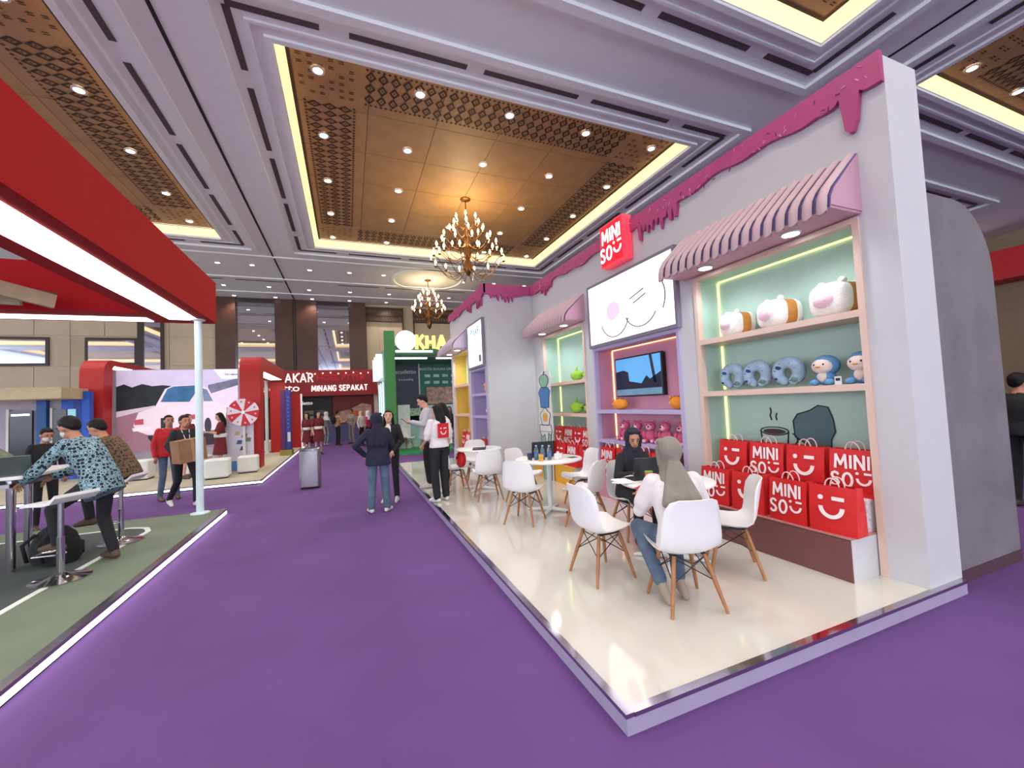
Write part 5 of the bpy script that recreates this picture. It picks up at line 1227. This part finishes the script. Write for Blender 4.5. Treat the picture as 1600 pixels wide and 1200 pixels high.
        if hair == 'short':
            for sx in (-1, 1): Hb.cone(hp(sx * .066, .01, .05), hp(sx * .068, -.02, .0), .018, .014, 0)
        else:
            L = hair
            for sx in (-1, 1):
                Hb.cone(hp(sx * .068, -.0, .04), hp(sx * .075, -.02, -.1), .026, .03, 0); Hb.cone(hp(sx * .075, -.02, -.1), tuple(V3(hp(sx * .09, -.045, -.1)) - V3((0, 0, L * .55))), .032, .026, 0)
            Hb.loft([(V3(hp(0, -.06, .03)), .075, .055, ru, lk), (V3(hp(0, -.075, -.12)), .09, .05, ru, lk), (V3(hp(0, -.095, -.12)) - V3((0, 0, L * .5)), .10, .042, ru, lk), (V3(hp(0, -.09, -.12)) - V3((0, 0, L)), .075, .03, ru, lk)], 0)
        hm = Hb.mesh('hair', [HAIR], hv, 3); name = 'hair'
    ho = obj(name, hm, root); ho.scale = (s, s, s)
    if extra_fn: extra_fn(root, J, s, dict(U=U, F=F, up=up, hp=hp, ru=ru, lk=lk, hu=hu))
    return root
W_, NV, JE, BK = cloth('tee_white', (214, 208, 208), .5, .04), cloth('jacket_navy', (26, 28, 50), .6), cloth('jeans_blue', (78, 94, 114), .6, .25), cloth('trousers_black', (24, 24, 29), .6)
SHW, SHB, SHT = mat('shoe_white', (206, 200, 194), .6), mat('shoe_brown', (78, 56, 44), .6), mat('shoe_taupe', (150, 134, 116), .7)
MAR, GRY = cloth('dress_maroon', (108, 26, 34), .5), cloth('shirt_grey', (186, 184, 190), .6, .05)
SKL = mat('skin_light', (206, 156, 130), .55, var=.05)
def lanyard(root, J, s, K, m=None):
    m = m or white; c = J['chest']; F, U, up = K['F'], K['U'], K['up']; mb = MB()
    for sx in (-1, 1): mb.tube([tuple((J['neck'] + U * sx * .06 + F * .06) * s), tuple((c + U * sx * .035 + F * .135) * s), tuple((c - up * .12 + F * .13) * s)], .006, 5)
    mb.build('lanyard', m, root)
    MB().sph(tuple((c - up * .15 + F * .128) * s), (.04, .008, .05), 8, 6).build('badge', white, root)

# pair talking on the carpet
person('woman in navy jacket and headscarf seen from behind, hand in pocket', (.42, 6.98, 0), face(.10, 1), 1.58,
       dict(elL=(-.36, -.08, 1.16), wrL=(-.21, .05, .97), elR=(.24, .06, 1.13), wrR=(.16, .22, 1.0), anL=(-.13, -.02, .085), toL=(-.19, .12, .03), anR=(.13, -.02, .085), toR=(.20, .11, .03), knL=(-.11, .02, .5), knR=(.11, .02, .5), look=(.5, 1, -.05)),
       NV, JE, SHW, hijab=(cloth('scarf_navy', (22, 24, 44), .8), 'drape'), wide=1.25, torso=1.22, hem=.16, voxel=.011, hip_w=1.08)
def tee_print(root, J, s, K):
    c = J['chest']; o = obj('smile_mark', smile_mesh(.13, red), root); o.location = tuple((c + K['F'] * .139 - K['up'] * .02) * s); o.rotation_euler = (0, 0, 0)
    MB().sph(tuple((c - K['up'] * .07 + K['F'] * .055) * s), (.085 * s, .082 * s, .25 * s), 16, 12).build('tee_front', W_, root, True)
person('long haired woman in black cardigan and white printed tee facing us', (.66, 7.62, 0), face(-.35, -1), 1.62,
       dict(elR=(.23, .02, 1.13), wrR=(.12, .23, 1.02), elL=(-.24, .03, 1.12), wrL=(-.12, .26, .95), look=(-.2, 1, .05)), cloth('cardigan_black', (22, 20, 24)), BK, SHW, hair=.34, wide=1.0, torso=1.08, hem=.14, voxel=.011, skin=SKL, extra_fn=tee_print)
# staff on the platform edge
def back_logo(root, J, s, K):
    c = J['chest'] - K['F'] * .137 + K['up'] * -.02; d = tuple(c * s); k = .115 * s
    p = MB().box(-k, k, -.004, .004, -k * 1.1, k * 1.1).build('print_square', red, root); p.location = d
    o = obj('smile_mark', smile_mesh(.15, W_), p, (0, -.004, -.01))
person('woman in white tee with a red square print on the back', (1.36, 6.72, PZ), face(-.42, .9), 1.58,
       dict(elL=(-.22, .05, 1.12), wrL=(-.17, .24, 1.0), elR=(.24, .0, 1.12), wrR=(.24, .10, .88), look=(-.5, 1, -.25), head=(0, .035, 1.565), anL=(-.09, -.02, .085), anR=(.10, -.02, .085)), W_, BK, SHW, 'short', hair=.20, wide=1.3, torso=1.16, hem=.02, voxel=.010, skin=SKL, extra_fn=back_logo)
def phone_in_hand(root, J, s, K):
    p = (J['wrL'] + J['wrR']) / 2 + V3((0, .12, .03)); o = MB().rbox(-.038, .038, -.006, .006, -.075, .075, .006).build('phone', black, root) if False else None
    t = thing('phone', 'black phone held by the tall man on the platform', 'phone', (0, 0, 0)); MB().rbox(-.04, .04, -.08, .08, 0, .01, .008).build('case', black, t); MB().box(-.035, .035, -.07, .07, .01, .011).build('screen', MATS['laptop_screen'], t)
    M = Matrix.Translation(root.location) @ Matrix.Rotation(root.rotation_euler[2], 4, 'Z'); t.location = M @ Vector(p * s); t.rotation_euler = (math.radians(35), 0, root.rotation_euler[2])
person('tall man in pale shirt looking down at a phone', (1.40, 8.05, PZ), face(-.95, .12), 1.80,
       dict(elL=(-.22, .06, 1.14), wrL=(-.06, .27, 1.20), elR=(.22, .06, 1.14), wrR=(.07, .27, 1.18), head=(0, .06, 1.565), look=(0, 1, -.55), haL=(.2, 1, 0), haR=(-.2, 1, 0), pnL=(0, 0, 1), pnR=(0, 0, 1)), GRY, BK, SHW, hair='short', torso=1.12, hem=.10, voxel=.011, skin=SKL, extra_fn=phone_in_hand)
person('long haired woman in white top half hidden between two colleagues', (1.62, 7.42, PZ), face(-.9, .3), 1.62,
       dict(elL=(-.22, .04, 1.12), wrL=(-.14, .22, 1.05), head=(0, .05, 1.56), look=(0, 1, -.45)), W_, BK, SHW, 'short', hair=.36, torso=1.1, voxel=.012, skin=SKL)
# seated women at the near table
SIT = dict(pelvis=(0, -.06, .50), waist=(0, -.04, .63), chest=(0, .03, .82), neck=(0, .07, 1.00), head=(0, .11, 1.145), shL=(-.17, .06, .935), shR=(.17, .06, .935), hipL=(-.09, -.02, .49), hipR=(.09, -.02, .49), knL=(-.12, .38, .50), knR=(.10, .38, .50))
GS = cloth('scarf_grey', (128, 122, 112), .9, .1, 8)
person('woman in grey headscarf, white tee and jeans seated with feet tucked back', (2.30, 2.48, PZ), face(.34, .94), 1.62,
       dict(SIT, knL=(-.22, .32, .50), anL=(-.16, .02, .155), toL=(-.13, -.06, .03), knR=(.10, .36, .50), anR=(.02, .10, .14), toR=(.03, .01, .03), elL=(-.26, .13, .69), wrL=(-.18, .36, .76), elR=(.27, .12, .69), wrR=(.18, .37, .76), look=(-.15, 1, -.2)),
       W_, JE, SHT, 'short', hijab=(GS, 'drape'), wide=1.12, torso=1.22, hem=.08, voxel=.009, hip_w=1.1)
person('woman in black outfit and dark headscarf seated behind the laptop', (2.95, 3.86, PZ), face(-.25, -1), 1.60,
       dict(SIT, anL=(-.11, .36, .085), toL=(-.12, .52, .03), anR=(.11, .36, .085), toR=(.12, .52, .03), elL=(-.23, .16, .73), wrL=(-.13, .38, .79), elR=(.23, .16, .73), wrR=(.13, .38, .79), look=(.1, 1, -.35)),
       cloth('abaya_black', (24, 24, 30)), cloth('trousers_black', (24, 24, 29)), SHB, hijab=(cloth('scarf_ink', (28, 28, 42), .8), 'x'), torso=1.15, voxel=.011)
# two men at the bar table
def batik(name, base, darkc, sc):
    m = bpy.data.materials.new(name); m.use_nodes = True; nt = m.node_tree; b = nt.nodes['Principled BSDF']; tc = nt.nodes.new('ShaderNodeTexCoord'); v = nt.nodes.new('ShaderNodeTexVoronoi'); v.inputs['Scale'].default_value = sc; v.inputs['Randomness'].default_value = .55
    r = nt.nodes.new('ShaderNodeValToRGB'); r.color_ramp.interpolation = 'CONSTANT'; e = r.color_ramp.elements; e[0].color = RGB(*darkc); e[1].position = .42; e[1].color = RGB(*base); x = e.new(.60); x.color = RGB(*darkc); y = e.new(.68); y.color = RGB(*base)
    nt.links.new(tc.outputs['Object'], v.inputs['Vector']); nt.links.new(v.outputs['Distance'], r.inputs['Fac']); nt.links.new(r.outputs['Color'], b.inputs['Base Color']); b.inputs['Roughness'].default_value = .8; return m
LEAN = dict(pelvis=(0, -.02, .88), waist=(0, .02, 1.0), chest=(0, .12, 1.17), neck=(0, .21, 1.335), head=(0, .29, 1.46), shL=(-.19, .19, 1.29), shR=(.19, .19, 1.29), hipL=(-.09, .0, .86), hipR=(.09, .0, .86), look=(.1, 1, -.55))
person('man in black and pale teal batik shirt leaning over the bar table', (-2.58, 5.95, .103), face(-.92, .25), 1.74,
       dict(LEAN, elL=(-.27, .38, 1.02), wrL=(-.16, .58, .93), elR=(.27, .36, 1.02), wrR=(.16, .58, .93), knR=(.13, .06, .46), anR=(.14, -.04, .085), toR=(.2, .12, .03), knL=(-.10, .36, .62), anL=(-.10, .30, .26), toL=(-.11, .45, .22)),
       batik('batik_teal', (126, 160, 170), (18, 26, 36), 26), BK, SHB, torso=1.25, hem=.18, voxel=.011, mask=mat('mask_pale', (190, 206, 204), .7))
person('man in brown batik shirt seated on the further bar stool', (-2.72, 6.86, .103), face(-.85, .1), 1.70,
       dict(LEAN, elL=(-.24, .28, 1.05), wrL=(-.10, .46, .98), elR=(.25, .08, 1.03), wrR=(.20, .10, .82), knR=(.12, .34, .74), anR=(.10, .26, .34), toR=(.11, .40, .28), knL=(-.10, .36, .74), anL=(-.10, .30, .34), toL=(-.11, .44, .28)),
       batik('batik_brown', (112, 84, 56), (44, 30, 24), 26), BK, SHB, torso=1.2, hem=.10, voxel=.011, extra_fn=lanyard)
person('masked person in dark clothes behind the bar table', (-4.45, 8.75, 0), face(.75, -.6), 1.60, dict(head=(0, .05, 1.565), look=(0, 1, -.4)), cloth('top_dark', (30, 24, 30)), BK, SHB, voxel=.016, mask=mat('mask_white', (210, 206, 206), .7))
# passers-by
def carton(root, J, s, K):
    t = thing('cardboard_box', 'brown cardboard carton carried by the man in black', 'box'); c = M_('cardboard', (146, 108, 76), .8, var=.12)
    MB().box(-.22, .22, -.13, .13, -.2, .2).build('carton', c, t); MB().box(-.22, .22, -.131, -.13, -.01, .01).build('flap_seam', M_('cardboard_dark', (112, 80, 54), .8), t); MB().box(-.025, .025, -.133, .132, -.201, .201).build('tape', M_('tape', (170, 136, 100), .4), t)
    M = Matrix.Translation(root.location) @ Matrix.Rotation(root.rotation_euler[2], 4, 'Z'); t.location = M @ Vector((.06, .34 * s, 1.06 * s)); t.rotation_euler = (0, .1, root.rotation_euler[2] + .1); lanyard(root, J, s, K)
person('man in black shirt with lanyard striding past with a carton', (-2.86, 9.40, 0), face(.62, -.78), 1.70,
       dict(elL=(-.27, .06, 1.15), wrL=(-.17, .26, .98), elR=(.27, .06, 1.15), wrR=(.24, .26, .98), knL=(-.10, .22, .52), anL=(-.10, .20, .10), toL=(-.11, .36, .05), knR=(.09, -.02, .50), anR=(.10, -.36, .13), toR=(.11, -.22, .03), look=(-.15, 1, -.05), head=(0, .03, 1.575)), cloth('shirt_black', (26, 26, 30)), BK, SHW, torso=1.15, voxel=.012, extra_fn=carton)
person('man in bright red jacket and jeans behind the carton carrier', (-3.42, 10.40, 0), face(.55, -.83), 1.72, dict(anL=(-.14, -.02, .085), anR=(.14, -.02, .085)), cloth('jacket_red', (178, 30, 34)), JE, SHB, torso=1.22, hem=.10, voxel=.014)
def phone2(root, J, s, K):
    t = thing('phone', 'phone in the hands of the hostess by the prize wheel', 'phone'); MB().rbox(-.04, .04, -.08, .08, 0, .01, .008).build('case', black, t)
    M = Matrix.Translation(root.location) @ Matrix.Rotation(root.rotation_euler[2], 4, 'Z'); t.location = M @ Vector(((J['wrL'] + J['wrR']) / 2 + V3((0, .12, .03))) * s); t.rotation_euler = (.5, 0, root.rotation_euler[2])
def belt(root, J, s, K):
    w_ = J['waist'] - V3((0, 0, .02)); MB().lathe([(.155 * s, -.05), (.158 * s, .05), (.152 * s, .05), (.15 * s, -.05)], tuple(w_ * s), 20, cap=False).build('waist_band', white, root, True)
HOST = dict(top=MAR, legs=MAR, shoes=SHB, sleeve='short', hair=.22, skirt=MAR, voxel=.015, skin=SKL)
person('hostess in maroon dress holding a phone beside the prize wheel', (-3.30, 13.55, PB), face(-.9, -.35), 1.66, dict(elL=(-.2, .08, 1.12), wrL=(-.06, .30, 1.17), elR=(.2, .08, 1.12), wrR=(.06, .30, 1.17), look=(0, 1, -.3)), extra_fn=lambda r, J, s, K: (phone2(r, J, s, K), belt(r, J, s, K)), **HOST)
person('hostess in maroon half hidden by the white post in front of the screen', (-3.88, 13.0, PB), face(.9, -.4), 1.66, None, extra_fn=belt, **HOST)
person('hostess in maroon dress, left of the distant pair', (-1.50, 17.7, 0), face(-.5, -.8), 1.62, None, extra_fn=belt, **HOST)
person('hostess in maroon dress, right of the distant pair', (-1.10, 17.4, 0), face(.5, -.8), 1.66, None, extra_fn=belt, **HOST)
BG_ = dict(voxel=.018)
def pack(root, J, s, K):
    c = J['chest'] - K['F'] * .2; MB().sph(tuple(c * s), (.16, .1, .2), 12, 8).build('rucksack', blk, root, True)
person('distant man with dark rucksack and ochre shirt', (-.50, 21.2, 0), face(.8, .4), 1.66, dict(elR=(.22, .12, 1.12), wrR=(.15, .34, 1.1)), cloth('shirt_ochre', (186, 146, 96)), BK, SHB, extra_fn=pack, **BG_)
person('distant man in pale patterned shirt talking by the counter', (.12, 21.6, 0), face(-.6, -.5), 1.70, dict(elR=(.22, .12, 1.12), wrR=(.15, .34, 1.1)), cloth('shirt_stone', (150, 140, 128), .5, .35), cloth('trousers_stone', (140, 132, 124), .5, .3), SHB, **BG_)
person('distant walker in grey with a white cap', (-1.02, 21.9, 0), face(.3, .9), 1.62, dict(knL=(-.1, .16, .5), anR=(.1, -.2, .1)), cloth('shirt_slate', (110, 116, 124)), cloth('trousers_grey', (120, 124, 132)), SHW, hijab=(cloth('cap_white', (220, 216, 214)), 'x'), **BG_)
person('distant person in bright pink shirt and white headscarf', (.78, 19.2, 0), face(-.7, .4), 1.58, None, cloth('shirt_pink', (196, 52, 90)), BK, SHB, 'short', hijab=(cloth('cap_white', (220, 216, 214)), 'x'), **BG_)
person('distant person in white blouse and cream headscarf', (.52, 20.0, 0), face(.6, -.5), 1.58, None, cloth('blouse', (210, 196, 192)), BK, SHB, hijab=(cloth('scarf_cream', (216, 196, 180)), 'x'), **BG_)
person('man in dark clothes standing inside the red arch', (-3.55, 20.6, PB), face(.4, -.9), 1.70, None, cloth('top_dark', (30, 24, 30)), BK, SHB, **BG_)
person('person in black and white seen through to the green stand', (3.28, 14.2, 0), face(-.4, -.9), 1.62, None, cloth('top_black2', (22, 22, 26)), cloth('skirt_check', (120, 120, 124), .4, .9, 60), SHB, hair=.3, **BG_)
person('person in black at the right picture edge beyond the concrete wall', (8.05, 2.5, 0), face(.9, -.3), 1.74, None, cloth('top_black2', (22, 22, 26)), BK, SHB, hair='short', torso=1.3, voxel=.016)
